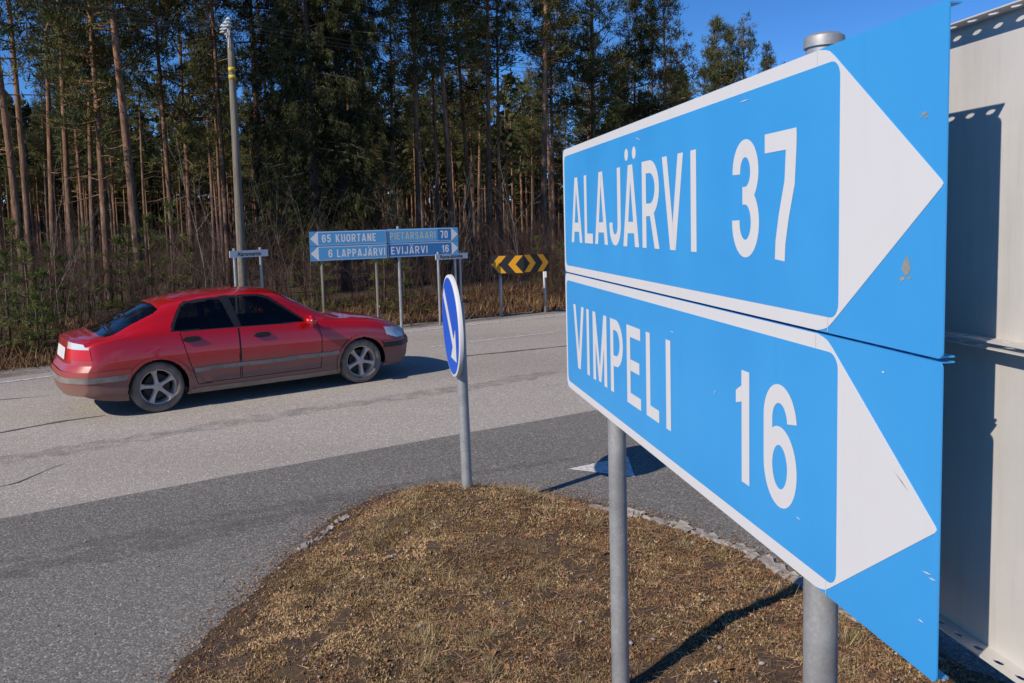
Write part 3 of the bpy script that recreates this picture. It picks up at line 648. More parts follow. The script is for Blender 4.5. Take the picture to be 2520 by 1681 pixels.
def front_board(z0, z1, zt, name_items, num_items, zl):
    m = MB(); slab(m, rrect(QX0, QX1, z0, z1, 0.012, 3), 0.0, 0.003)
    bd = m.build('sign_board', M['sign_blue'], big)
    for zz in (z0+0.002, z1-0.002):
        f = MB(); flange(f, QX0+0.03, QX1-0.012, zz, 0.003, 0.034); solid(f.build('flange', M['sign_blue'], bd), 0.003)
    r = 0.045; o = [(QX0+0.006+r*(1-math.sin(R(a))), z1-0.001-r*(1-math.cos(R(a)))) for a in range(90, -1, -15)]
    sh = 1.605
    o += [(sh-0.055, z1-0.001), (sh-0.03, z1-0.006), (sh-0.012, z1-0.012), (sh+0.008, z1-0.026), (QX1-0.010, zt+0.006), (QX1-0.006, zt), (QX1-0.010, zt-0.006), (sh+0.008, z0+0.026), (sh-0.012, z0+0.012), (sh-0.03, z0+0.006), (sh-0.055, z0+0.001)]
    o += [(QX0+0.006+r*(1-math.cos(R(a))), z0+0.001+r*(1-math.sin(R(a)))) for a in range(90, -1, -15)]
    m = MB(); slab(m, o[::-1], -0.0012, 0.0); wb = m.build('white_arrow_border', M['sign_white'], bd)
    m = MB(); slab(m, rrect(-0.922, 1.637, z0+0.036, z1-0.036, 0.035), -0.0017, -0.0012); m.build('blue_field', M['sign_blue'], bd)
    letters('lettering', name_items, zl, 0.317, 0.0455, -0.0023, M['sign_white'], bd)
    letters('number', num_items, zl-0.004, 0.317, 0.0475, -0.0023, M['sign_white'], bd)
    for xs in (-0.35, 0.62, 1.545):                                  # overlap seams of the reflective film
        for zc_ in (z1-0.019, z0+0.019):
            m = MB(); m.box((xs+(0.05 if zc_ < z0+0.1 else 0), -0.0013, zc_), (0.0025, 0.0006, 0.032)); m.build('film_seam', M['film_edge'], bd)
    return bd
b1 = front_board(1.984, 2.615, 2.298, [('A', -.785, -.572), ('L', -.523, -.378), ('A', -.340, -.137), ('J', -.109, .053), ('Ä', .084, .282), ('R', .322, .507), ('V', .540, .734), ('I', .797, .843)], [('3', 1.101, 1.264), ('7', 1.296, 1.456)], 2.142)
b2 = front_board(1.374, 1.978, 1.666, [('V', -.780, -.572), ('I', -.522, -.476), ('M', -.410, -.180), ('P', -.125, .056), ('E', .108, .282), ('L', .345, .484), ('I', .558, .604)], [('1', 1.122, 1.206), ('6', 1.291, 1.463)], 1.512)
def chip(pts, parent, mat='bare_metal', y=-0.0032):
    m = MB(); m.poly(*[(p[0], y, p[1]) for p in pts]); m.build('paint_chip', M[mat], parent)
def onsign(x, y):
    q = ray(x*K, y*K); nn = np.array([sd[1], -sd[0], 0]); s = ((SP-O) @ nn)/(q @ nn); Xp = O+q*s; return -float((Xp-SP) @ sd), float(Xp[2])
cr_ = random.Random(11)
def ragged(cx, cy, rx, ry, n=18):
    return [onsign(cx+rx*cr_.uniform(.55, 1.15)*math.cos(6.283*i/n), cy+ry*cr_.uniform(.55, 1.15)*math.sin(6.283*i/n)) for i in range(n)]
for cx, cy, rx, ry in ((2081, 612, 10, 25), (2071, 640, 5, 8), (2089, 638, 5, 4), (2121, 261, 6, 4), (2128, 268, 4, 4), (2116, 268, 3, 3), (2126, 258, 4, 3)):
    chip(ragged(cx, cy, rx, ry), b1, y=-0.0006)
chip(ragged(2028, 854, 3, 3, 9), b2, 'sign_white', y=-0.0006)
rr = random.Random(3)
for (px, py, L, an, bd) in ((2055, 1080, 60, 55, b2), (1700, 235, 24, -18, b1), (1460, 315, 14, 30, b1), (2120, 1310, 26, 25, b2), (2135, 1325, 20, 28, b2), (1830, 1185, 14, 40, b2), (1345, 590, 10, 80, b1), (2110, 1420, 18, 35, b2), (1640, 905, 12, -60, b2), (1540, 760, 10, 20, b2)):
    a = onsign(px, py); b = onsign(px+L*math.cos(R(an)), py+L*math.sin(R(an))); dx, dz = b[0]-a[0], b[1]-a[1]; l = math.hypot(dx, dz)+1e-6; nx_, nz_ = -dz/l*0.0014, dx/l*0.0014
    chip([(a[0], a[1]), ((a[0]+b[0])/2+nx_, (a[1]+b[1])/2+nz_), (b[0], b[1]), ((a[0]+b[0])/2-nx_, (a[1]+b[1])/2-nz_)], bd, 'bare_metal' if px == 2055 else 'sign_white')
# boards facing the other way, seen from behind
GB = 0.225
for zz0, zz1 in ((1.990, 2.630), (1.346, 1.980)):
    m = MB(); slab(m, rrect(-0.30, 2.62, zz0, zz1, 0.004, 2), GB, GB+0.003); bb = m.build('back_board', M['sign_back'], big)
    for zz in (zz0+0.0015, zz1-0.0015):
        f = MB(); flange(f, -0.27, 2.61, zz, GB, GB-0.044); solid(f.build('flange', M['sign_back'], bb), 0.003)
for xs in (1.985, 2.30):
    m = MB(); m.lathe([(0.0, 0.016), (0.007, 0.016), (0.007, 0.009), (0.011, 0.009), (0.011, 0.004), (0.0, 0.004)], 6); o = m.build('bolt', M['rust'], big); o.location = (xs, GB-0.027, 1.990)
    m = MB(); m.lathe([(0.0, -0.004), (0.011, -0.004), (0.011, -0.012), (0.006, -0.012), (0.006, -0.022), (0.0, -0.022)], 6); o = m.build('bolt', M['rust'], big); o.location = (xs, GB-0.027, 1.978)
# posts with clamps
def onsign_g(x, y, g):
    q = ray(x*K, y*K); nn = np.array([sd[1], -sd[0], 0]); s = ((SP-O) @ nn+g)/(q @ nn); Xp = O+q*s; return -float((Xp-SP) @ sd)
for px_, ztop in ((onsign_g(1419.5, 1200, 0.076), 2.60), (onsign_g(1884, 1400, 0.076), 2.658)):
    m = MB(); m.lathe([(0.0, -0.4), (0.0415, -0.4), (0.0415, ztop), (0.0, ztop)], 40); p = m.build('post', M['galvanised'], big, True); p.location = (px_, 0.076, 0)
    m = MB(); m.lathe([(0.0, ztop+0.016), (0.036, ztop+0.015), (0.0455, ztop+0.008), (0.047, ztop-0.002), (0.047, ztop-0.016), (0.0412, ztop-0.016)], 40); m.build('post_cap', M['galvanised'], p, True)
    for zc in (1.46, 1.90, 2.07, 2.54):
        m = MB(); m.lathe([(0.0419, zc-0.014), (0.0465, zc-0.014), (0.0465, zc+0.014), (0.0419, zc+0.014)], 32, close=True); m.build('clamp', M['galvanised'], p, True)
for bxp in (onsign_g(1884, 1400, 0.076), onsign_g(1419.5, 1200, 0.076)):
    for zc in (1.46, 1.90, 2.07, 2.54):
        m = MB(); m.box((bxp, 0.168, zc), (0.05, 0.108, 0.026)); m.build('bracket', M['galvanised'], big)
for o in list(bpy.data.objects):
    if o.name.startswith('post') and o.parent is not None:
        for pl in o.data.polygons: pl.use_smooth = len(pl.vertices) == 4
        try: o.data.set_sharp_from_angle(angle=R(35))
        except Exception: pass

# ---------------------------------------------------------------- keep-right sign on the island nose
kb = gd(1074, 1133, 0.19)
kr = empty('keep_right_sign', (kb[0], kb[1], 0.0), 0)
tag(kr, 'round blue keep right sign with white diagonal arrow on a galvanised post', 'road sign')
m = MB(); m.lathe([(0.0, -0.3), (0.040, -0.3), (0.040, 1.66), (0.0, 1.66)], 28); kp = m.build('post', M['galvanised'], kr); kp.data.polygons.foreach_set('use_smooth', [len(p.vertices) == 4 for p in kp.data.polygons])
try: kp.data.set_sharp_from_angle(angle=R(35))
except Exception: pass
kp.rotation_euler = (0, R(-0.7), 0)
ndir = np.array([-0.9725, -0.2330])            # disc local -y looks along ndir
rzk = math.atan2(ndir[0], -ndir[1]); DR = 0.385; DZ = 1.487
m = MB(); prof = [(0.0, -0.001), (DR-0.012, -0.001), (DR-0.003, 0.002), (DR, 0.008), (DR, 0.030), (DR-0.004, 0.031), (DR-0.005, 0.004), (0.0, 0.004)]
m.lathe(prof, 64, axis='y'); disc = m.build('sign_disc', M['sign_white'], kr, True, True); disc.rotation_euler = (R(1.2), R(1.5), rzk); disc.location = (ndir[0]*0.08-0.012, ndir[1]*0.08, DZ)
try: disc.data.set_sharp_from_angle(angle=R(40))
except Exception: pass
m = MB(); m.poly(*[(p[0], -0.0022, p[1]) for p in arc(0, 0, DR-0.022, DR-0.022, 0, 354, 59)]); m.build('blue_field', M['keep_right_blue'], disc)
m = MB(); s = DR
w_ = 0.085
m.poly(*[(s*p[0], -0.0034, s*p[1]) for p in ((-0.62+w_, 0.62+w_), (-0.62-w_, 0.62-w_), (0.30-w_, -0.30-w_), (0.30+w_, -0.30+w_))])
m.poly(*[(s*p[0], -0.0038, s*p[1]) for p in ((0.60, -0.62), (0.60, 0.02), (0.42, -0.17), (0.15, -0.44), (-0.04, -0.62))]); m.build('white_arrow', M['sign_white'], disc)
m = MB(); m.box((0, 0.045, 0.22), (0.12, 0.03, 0.04)); m.box((0, 0.045, -0.22), (0.12, 0.03, 0.04)); m.build('bracket', M['galvanised'], disc)

# ---------------------------------------------------------------- signs on the far side of the road
def zp2(x, y): return 520+x/2.6716, 500+y/2.6716
def text_mesh(name, body, x0, x1, z0, h, y, mat, parent, bold=0.012):
    cu = bpy.data.curves.new(name, 'FONT'); cu.body = body; cu.size = 1.0; cu.offset = bold; cu.resolution_u = 3
    tmp = bpy.data.objects.new('tmp', cu); COL.objects.link(tmp); dg = bpy.context.evaluated_depsgraph_get()
    me = bpy.data.meshes.new_from_object(tmp.evaluated_get(dg)); bpy.data.objects.remove(tmp)
    co = np.empty(len(me.vertices)*3); me.vertices.foreach_get('co', co); co = co.reshape(-1, 3)
    sx = (x1-x0)/(co[:, 0].max()-co[:, 0].min()); cap = co[:, 1].max(); sy = h/cap
    co = np.c_[x0+(co[:, 0]-co[:, 0].min())*sx, np.full(len(co), y), z0+co[:, 1]*sy]; me.vertices.foreach_set('co', co.ravel()); me.materials.clear(); me.update()
    return link(name, me, mat, parent)
def far_post(x, y, zt, parent, r=0.031, mat='galvanised', lean=0.0, z0=-0.5):
    m = MB(); m.tube([(x-lean*(zt-z0), y, z0), (x, y, zt)], r, 14); o = m.build('post', M[mat], parent, True)
    try: o.data.set_sharp_from_angle(angle=R(40))
    except Exception: pass
    return o
def far_sign(TL, TR_, Y0, Y1, name, label):
    """root at the left end of the board; local x runs along it"""
    a = at(*zp2(*TL), Y0); b = at(*zp2(*TR_), Y1); d = b-a; L = math.hypot(d[0], d[1])
    r_ = empty(name, (a[0], a[1], 0.0), math.atan2(d[1], d[0])); tag(r_, label, 'road sign'); return r_, L, a[2], b[2]
def arrow_board(root, x0, x1, z0, z1, left, mat, field_mats, arrow_mat):
    m = MB(); slab(m, rrect(x0, x1, z0, z1, 0.01, 2), 0.0, 0.02); bd = m.build('sign_board', M[mat], root)
    h = z1-z0; al = h*0.52; zm = (z0+z1)/2; e = 0.012
    pts = [(x0+e, z0+e), (x1-al, z0+e), (x1-e*0.5, zm), (x1-al, z1-e), (x0+e, z1-e)]
    if left: pts = [(x0+x1-p[0], p[1]) for p in pts][::-1]
    m = MB(); slab(m, pts, -0.002, 0.0); m.build('white_arrow_border', M[arrow_mat], bd)
    f0, f1 = (x0+al+0.012, x1-0.022) if left else (x0+0.022, x1-al-0.012)
    for a, b, fm in field_mats:
        m = MB(); slab(m, rrect(f0+(f1-f0)*a, f0+(f1-f0)*b, z0+0.022, z1-0.022, 0.012, 3), -0.004, -0.002); m.build('blue_field', M[fm], bd)
    return bd, f0, f1
# left pair: KUORTANE / LAPPAJÄRVI
rl, L, za, zb = far_sign((645, 190), (1150, 172), 17.25, 17.95, 'direction_sign', 'blue direction sign across the road reading 65 KUORTANE and 6 LAPPAJÄRVI')
ht = 0.305
zt = (za+zb)/2
bd, f0, f1 = arrow_board(rl, 0, L, zt-ht, zt, True, 'sign_blue_far', [(0, 1, 'sign_blue_far')], 'sign_white'); fw_ = f1-f0
letters('number', typeset('65', f0+fw_*.055, f0+fw_*.185, .165), zt-ht*.5-.083, .165, .026, -.0055, M['sign_white'], bd)
letters('lettering', typeset('KUORTANE', f0+fw_*.255, f0+fw_*.850, .165), zt-ht*.5-.083, .165, .026, -.0055, M['sign_white'], bd)
bd, f0, f1 = arrow_board(rl, 0, L, zt-2*ht-.008, zt-ht-.008, True, 'sign_blue_far', [(0, 1, 'sign_blue_far')], 'sign_white')
letters('number', typeset('6', f0+fw_*.140, f0+fw_*.200, .165), zt-ht*1.5-.095, .165, .026, -.0055, M['sign_white'], bd)
letters('lettering', typeset('LAPPAJÄRVI', f0+fw_*.265, f0+fw_*.985, .165), zt-ht*1.5-.095, .165, .026, -.0055, M['sign_white'], bd)
for fx in (0.145, 0.86): far_post(L*fx, 0.06, zt-0.03, rl, 0.031, 'wood_pole')
# right pair: PIETARSAARI / EVIJÄRVI
rr_, L, za, zb = far_sign((1153, 172), (1620, 158), 17.98, 18.75, 'direction_sign', 'blue direction sign reading faded PIETARSAARI 70 above EVIJÄRVI 16')
zt = (za+zb)/2
bd, f0, f1 = arrow_board(rr_, 0, L, zt-ht, zt, False, 'sign_blue_far', [(0, .775, 'sign_blue_faded'), (.778, 1, 'sign_blue_new')], 'sign_white'); fw_ = f1-f0
letters('lettering', typeset('PIETARSAARI', f0+fw_*.03, f0+fw_*.745, .155), zt-ht*.5-.078, .155, .024, -.0055, M['sign_cream'], bd)
letters('number', typeset('70', f0+fw_*.825, f0+fw_*.945, .165), zt-ht*.5-.080, .165, .026, -.0055, M['sign_white'], bd)
bd, f0, f1 = arrow_board(rr_, 0, L, zt-2*ht-.008, zt-ht-.008, False, 'sign_blue_far', [(0, 1, 'sign_blue_new')], 'sign_white')
letters('lettering', typeset('EVIJÄRVI', f0+fw_*.04, f0+fw_*.610, .165), zt-ht*1.5-.093, .165, .026, -.0055, M['sign_white'], bd)
letters('number', typeset('16', f0+fw_*.845, f0+fw_*.955, .165), zt-ht*1.5-.093, .165, .026, -.0055, M['sign_white'], bd)
far_post(L*0.165, 0.06, zt+0.06, rr_, 0.033, lean=0.0); far_post(L*0.97, 0.10, zt-0.03, rr_, 0.031)
# street-name signs
def street_sign(TL, TR_, Y0, Y1, h, text, tx, posts, label, worn=False):
    r_, L, za, zb = far_sign(TL, TR_, Y0, Y1, 'street_name_sign', label); zt = (za+zb)/2
    m = MB(); slab(m, rrect(0, L, zt-h, zt, 0.012, 3), 0.0, 0.018); bd = m.build('name_board', M['sign_white'], r_)
    text_mesh('lettering', text, L*tx[0], L*tx[1], zt-h*0.80, h*0.62, -0.003, M['black_lettering'], bd, 0.022)
    for fx in posts: far_post(L*fx, 0.05, zt+0.05, r_, 0.028)
    return r_
street_sign((120, 318), (372, 302), 16.3, 16.85, 0.135, 'Alarannantie', (0.19, 0.81), (0.14, 0.82), 'white street name sign reading Alarannantie between the wooden pole and the red car')
street_sign((1475, 340), (1685, 323), 18.4, 19.0, 0.125, 'Ranta-ahontie', (0.14, 0.84), (0.11, 0.79), 'weathered street name sign reading Ranta-ahontie below the EVIJÄRVI board')
# chevron board, folded in the middle
def zp8(x, y): return 1200+x/6.032, 560+y/6.032
pf = at(*zp8(530, 400), 19.55); pl_ = at(*zp8(45, 425), 19.60); pr_ = at(*zp8(908, 380), 19.95)
ch = empty('chevron_sign', (pf[0], pf[1], 0.0), 0); tag(ch, 'black and yellow chevron board folded in the middle on two thin posts', 'road sign')
CHH = 0.435
for (pa, pb, mir) in ((pl_, pf, False), (pf, pr_, True)):
    d = pb-pa; L = math.hypot(d[0], d[1]); ang = math.atan2(d[1], d[0]); z1 = (pa[2]+pb[2])/2; z0 = z1-CHH
    m = MB(); slab(m, [(0, z0), (L-0.001, z0), (L-0.001, z1), (0, z1)], 0.0, 0.02); bd = m.build('chevron_panel', M['chevron_black'], ch)
    bd.location = (pa[0]-pf[0], pa[1]-pf[1], 0); bd.rotation_euler = (0, 0, ang)
    zm = (z0+z1)/2; W = L*0.225; e = 0.012
    for x0 in (0.02*L, 0.53*L):
        hh = CHH/2-e; sl_ = L*0.225
        pts = [(x0, zm), (x0+sl_, z1-e), (x0+sl_+W, z1-e), (x0+W, zm), (x0+sl_+W, z0+e), (x0+sl_, z0+e)]
        if mir: pts = [(L-p[0], p[1]) for p in pts][::-1]
        m = MB()
        m.poly(*[(pts[i][0], -0.002, pts[i][1]) for i in (0, 1, 2, 3)]); m.poly(*[(pts[i][0], -0.002, pts[i][1]) for i in (0, 3, 4, 5)]); m.build('yellow_chevron', M['chevron_yellow'], bd) if not mir else None
        if mir:
            m = MB(); q = pts; tipi = 5
            m.poly(*[(q[i][0], -0.002, q[i][1]) for i in (5, 4, 3, 2)]); m.poly(*[(q[i][0], -0.002, q[i][1]) for i in (5, 2, 1, 0)]); m.build('yellow_chevron', M['chevron_yellow'], bd)
for (px, py, qx, qy) in ((178, 430, 207, 1335), (828, 400, 868, 1270)):
    g = ground(*zp8(qx, qy), -0.02); t_ = at(*zp8(px, py), g[1]+0.0); m = MB()
    b0 = np.array([g[0]-pf[0], g[1]-pf[1]+0.06, -0.4]); b1_ = np.array([t_[0]-pf[0], t_[1]-pf[1]+0.06, t_[2]-0.02]); m.tube([b0, b1_], 0.034, 14); m.build('post', M['galvanised'], ch, True)
m = MB(); g = at(*zp8(858, 695), 20.2); m.box((g[0]-pf[0], g[1]-pf[1], g[2]), (0.055, 0.02, 0.15)); m.build('reflector', M['sign_white'], ch)

# ---------------------------------------------------------------- wooden utility pole and its wires
PYD = 19.6
p0 = ad(560, 700, PYD); p1 = ad(528, 75, PYD)
up_ = empty('utility_pole', (p0[0], p0[1], 0.0)); tag(up_, 'weathered wooden utility pole with two yellow bands and pale insulators on top', 'utility pole')
rel = lambda q: np.array(q)-np.array([p0[0], p0[1], 0.0])
top = rel(p1); bot = rel(p0)*0; bot[2] = -0.5
lean = (top-rel(p0))/(p1[2]-p0[2])
m = MB(); zz = np.linspace(-0.5, p1[2], 14); m.tube([(lean[0]*(z-p0[2]), lean[1]*(z-p0[2]), z) for z in zz], [0.112-0.0055*(z+0.5) for z in zz], 20); pole = m.build('shaft', M['wood_pole'], up_, True)
axis_at = lambda z: np.array([lean[0]*(z-p0[2]), lean[1]*(z-p0[2]), z])
for yy in (160, 178):
    z = ad(533, yy, PYD)[2]; r = 0.1122-0.0055*(z+0.5); m = MB(); m.tube([axis_at(z-0.05), axis_at(z+0.05)], r+0.006, 20); m.build('yellow_band', M['yellow_band'], up_, True)
ins_pts = []
for (ix, iy, dy) in ((524.5, 52, -0.10), (519.5, 60, 0.05), (513, 67, 0.2)):
    q = rel(ad(ix, iy, PYD+dy)); ins_pts.append(q+np.array([p0[0], p0[1], 0.0])); m = MB()
    m.lathe([(0.0, 0.12), (0.035, 0.12), (0.045, 0.095), (0.075, 0.07), (0.08, 0.055), (0.04, 0.05), (0.04, 0.02), (0.085, 0.0), (0.09, -0.018), (0.042, -0.022), (0.042, -0.05), (0.085, -0.07), (0.09, -0.09), (0.03, -0.10), (0.0, -0.10)], 18)
    o = m.build('insulator', M['porcelain'], up_, True); o.location = q
    m = MB(); foot = rel(ad(524, 90, PYD)); m.tube([q+np.array([0, 0, -0.1]), foot+np.array([0, dy, 0])], 0.018, 8); m.build('insulator_bracket', M['galvanised'], up_)
m = MB(); m.tube([rel(ad(517, 80, PYD-0.1)), rel(ad(527, 70, PYD-0.1)), rel(ad(526, 110, PYD-0.12))], 0.022, 8); m.build('cross_arm', M['galvanised'], up_)
for k, ip in enumerate(ins_pts):
    for (ex, ey, eY, side) in ((-40, -60+k*14, 14.0, 'left'), (1330, 152+k*10, 40.0, 'right')):
        e = ad(ex, ey, eY); m = MB(); pts = []
        for i in range(25):
            s_ = i/24; q = ip*(1-s_)+e*s_; q = q.copy(); q[2] -= 4*0.22*s_*(1-s_); pts.append(q+np.array([0, 0, 0.06*(1-s_)]))
        m.tube(pts, 0.007, 5); w = m.build('power_line', M['wire'])
        tag(w, 'thin power line from the wooden pole %s' % ('into the pine crowns above the EVIJÄRVI board' if side == 'right' else 'past the pine with bright bare trunk'), 'wire', 'power lines on the ' + side + ' of the pole')

# ---------------------------------------------------------------- red saloon car on the main road
# local frame: x forward from the rear bumper, y to the car's left (away from the camera), z up
rwp = gd(365, 945); fwp = gd(828, 878); dcar = fwp-rwp; wbl = np.linalg.norm(dcar); dcar /= wbl; CS = wbl/2.703
carang = math.atan2(dcar[1], dcar[0]); ncar = np.array([-dcar[1], dcar[0], 0])
TRK = 0.80                                                            # outer face of the tyres from the centre line
cpos = rwp - dcar*1.14*CS + ncar*(TRK-0.03)*CS
car = empty('car', (cpos[0], cpos[1], 0.004), carang); car.scale = (CS, CS, CS)
tag(car, 'dusty red four door saloon car with five spoke wheels driving on the main road', 'car')
def cr(xs, ys, q):
    """smooth monotone-ish interpolation (Catmull-Rom on uneven knots)"""
    xs = np.asarray(xs, float); ys = np.asarray(ys, float); d = np.gradient(ys, xs) if ys.ndim == 1 else np.stack([np.gradient(ys[:, k], xs) for k in range(ys.shape[1])], 1)
    q = np.clip(q, xs[0], xs[-1]); i = np.clip(np.searchsorted(xs, q, 'right')-1, 0, len(xs)-2); h = xs[i+1]-xs[i]; t_ = (q-xs[i])/h
    if ys.ndim == 2: t_ = t_[:, None]; h = h[:, None]
    return (2*t_**3-3*t_**2+1)*ys[i]+(t_**3-2*t_**2+t_)*h*d[i]+(-2*t_**3+3*t_**2)*ys[i+1]+(t_**3-t_**2)*h*d[i+1]
#        X     zs    w     zb    yb    zq    yq    zt
ST = np.array([
 (0.00, .300, .850, .850, .805, .912, .700, .932),
 (0.25, .250, .872, .885, .825, .945, .690, .962),
 (0.55, .215, .884, .918, .835, .975, .660, .996),
 (0.68, .200, .887, .932, .838, .995, .640, 1.030),
 (0.95, .190, .891, .948, .840, 1.120, .605, 1.175),
 (1.22, .185, .894, .956, .841, 1.240, .585, 1.302),
 (1.60, .180, .896, .958, .842, 1.318, .590, 1.384),
 (2.10, .178, .897, .952, .842, 1.348, .600, 1.417),
 (2.50, .178, .897, .944, .840, 1.343, .602, 1.415),
 (2.76, .178, .896, .938, .838, 1.305, .605, 1.380),
 (3.05, .178, .895, .930, .835, 1.160, .625, 1.235),
 (3.35, .180, .893, .918, .828, 1.005, .660, 1.070),
 (3.55, .182, .890, .905, .818, .945, .665, .965),
 (3.90, .190, .884, .875, .805, .915, .620, .937),
 (4.25, .200, .872, .825, .790, .865, .610, .890),
 (4.50, .210, .860, .765, .775, .805, .600, .830),
 (4.68, .215, .848, .690, .765, .735, .590, .760),
 (4.80, .225, .835, .600, .760, .640, .580, .660)])
NXS, NT_ = 440, 130
xs = np.linspace(0, 4.80, NXS); S_ = cr(ST[:, 0], ST[:, 1:], xs)
zs, w_, zb_, yb, zq, yq, zt_ = S_.T
sect = []
ctl = np.stack([
 np.stack([w_*0.915, zs], 1), np.stack([w_*0.965, zs+0.05], 1), np.stack([w_*0.99, zs+(zb_-zs)*0.27], 1), np.stack([w_, zs+(zb_-zs)*0.48], 1),
 np.stack([w_*0.985, zs+(zb_-zs)*0.77], 1), np.stack([w_*0.962, zs+(zb_-zs)*0.92], 1), np.stack([yb, zb_], 1),
 np.stack([(yb*0.5+yq*0.5)+0.022*np.clip((zq-zb_)/0.4, 0, 1), (zb_+zq)/2], 1), np.stack([yq, zq], 1),
 np.stack([yq*0.72, zq+(zt_-zq)*0.62], 1), np.stack([yq*0.36, zq+(zt_-zq)*0.92], 1), np.stack([yq*0, zt_], 1)], 1)       # station, control, (y,z)
tk = np.array([0, .06, .18, .32, .48, .56, .61, .72, .82, .88, .94, 1.0]); tq = np.linspace(0, 1, NT_)
SEC = np.stack([cr(tk, ctl[i], tq) for i in range(NXS)])                                     # NXS, NT, 2
def body_shift(x, y, z):
    """round the plan corners and rake the ends"""
    fr = np.clip(1-x/0.9, 0, 1)**2; ff = np.clip((x-3.75)/1.05, 0, 1)**2
    rz = np.interp(z, [0.2, 0.30, 0.45, 0.58, 0.66, 0.95, 1.0], [0.24, 0.18, 0.14, 0.15, 0.20, 0.25, 0.30])
    fz = np.interp(z, [0.2, 0.30, 0.48, 0.56, 0.66, 0.80], [0.09, 0.03, 0.0, 0.01, 0.05, 0.12])
    a = np.abs(y)/0.86
    return x + fr*(rz+0.24*a**4.5) - ff*(fz+0.36*a**3.2)
XX = np.repeat(xs[:, None], NT_, 1); YY = SEC[:, :, 0]; ZZ = SEC[:, :, 1]
XA = body_shift(XX, YY, ZZ)
# outward normals for pushing parts in and out
PT = np.stack([XA, YY, ZZ], 2)
du = np.gradient(PT, axis=0); dv = np.gradient(PT, axis=1); NRM = np.cross(du, dv); NRM /= np.linalg.norm(NRM, axis=2)[:, :, None]+1e-9
if NRM[NXS//2, NT_//3, 1] < 0: NRM = -NRM
def inpoly(x, y, P): return inside(x, y, np.asarray(P, float))
fx = (XA[:-1, :-1]+XA[1:, :-1]+XA[1:, 1:]+XA[:-1, 1:])/4; fy = (YY[:-1, :-1]+YY[1:, 1:])/2; fz = (ZZ[:-1, :-1]+ZZ[1:, 1:]+ZZ[:-1, 1:]+ZZ[1:, :-1])/4
tf = np.repeat(((tq[:-1]+tq[1:])/2)[None, :], NXS-1, 0)
part = np.zeros(fx.shape, int)                                          # 0 body shell
side = fy > 0.40
W_R = [(1.36, .985), (1.375, 1.04), (1.50, 1.255), (1.56, 1.292), (1.98, 1.328), (2.095, .968)]
W_F = [(2.185, .966), (2.10, 1.322), (2.13, 1.335), (2.46, 1.328), (2.60, 1.28), (3.035, .955)]
DOOR_R = [(1.42, .965), (1.50, .62), (1.60, .30), (2.13, .30), (2.135, .965)]
DOOR_F = [(2.15, .965), (2.145, .30), (3.22, .30), (3.25, .70), (3.20, .945)]
wr = side & (tf > .61) & (tf < .82) & inpoly(fx, fz, W_R); wf = side & (tf > .61) & (tf < .82) & inpoly(fx, fz, W_F)
fr_r = side & (tf > .60) & (tf < .84) & inpoly(fx, fz, [(1.325, .968), (1.34, 1.05), (1.475, 1.27), (1.55, 1.318), (2.03, 1.355), (2.50, 1.35), (2.62, 1.31), (3.09, .94)]) & ~wr & ~wf
mid_x = fx
wsh = (tf > .80) & (mid_x > 2.72) & inpoly(fx, fz, [(2.74, 1.42), (2.80, 1.345), (3.38, .995), (3.62, .955), (3.62, 1.05), (2.95, 1.42)])
wrr = (tf > .80) & inpoly(fx, fz, [(1.19, 1.40), (1.235, 1.24), (.92, 1.05), (.82, .97), (.565, .97), (.50, 1.10), (.90, 1.40)])
arch = np.zeros(fx.shape, bool)
for cx in (1.14, 3.843): arch |= (fy > 0.35) & ((fx-cx)**2+(fz-0.305)**2 < 0.352**2) & (fz < 0.68)
lip = np.zeros(fx.shape, bool)
for cx in (1.14, 3.843): lip |= (fy > 0.5) & ((fx-cx)**2+(fz-0.305)**2 < 0.392**2) & (fz < 0.72) & (fz > .2)
rearb = (fx < 0.83) & (fz < 0.585) & (tf < .5); frontb = (fx > 4.17) & (fz < 0.57) & (tf < .62)
strip_r = rearb & (fz > 0.452) & (fz < 0.520); strip_f = frontb & (fz > 0.475) & (fz < 0.545)
mould = side & (fz > 0.455) & (fz < 0.508) & (fx > 1.56) & (fx < 3.49)
sill = (tf < .5) & (fz < 0.245) & (fx > 1.45) & (fx < 3.52)
tail_c = (fx < 0.375) & (fz > 0.845) & (fz < 0.945) & (fy > 0.42) & (tf < .70); tail_r = (fx < 0.40) & (fz > 0.725) & (fz <= 0.845) & (fy > 0.42) & (tf < .66)
head_l = (fy > 0.40) & inpoly(fx, fz, [(4.20, .765), (4.235, .655), (4.40, .600), (4.80, .590), (4.80, .70), (4.50, .725)])
d_r = side & (tf < .61) & inpoly(fx, fz, DOOR_R); d_f = side & (tf < .61) & inpoly(fx, fz, DOOR_F)
def near_outline(P, tol, x, y):
    P = np.asarray(P, float); m_ = np.zeros(x.shape, bool)
    for i in range(len(P)):
        a, b = P[i], P[(i+1) % len(P)]; ab = b-a; t_ = np.clip(((x-a[0])*ab[0]+(y-a[1])*ab[1])/(ab @ ab), 0, 1)
        m_ |= (x-a[0]-t_*ab[0])**2+(y-a[1]-t_*ab[1])**2 < tol**2
    return m_
gap = side & (tf < .605) & (near_outline(DOOR_R, .0058, fx, fz) | near_outline(DOOR_F, .0058, fx, fz)) & (fz < .95)
gap |= (tf > .60) & (np.abs(fx-0.50-0.10*(1-fy/0.7)) < -1)
hood_gap = (fx > 3.30) & (fx < 4.40) & (np.abs(tf-0.655) < .006)
boot_gap = (fx > 0.30) & (fx < 0.60) & (np.abs(tf-0.70) < .005)
CODE = {}
def assign(mask, code): part[mask] = code
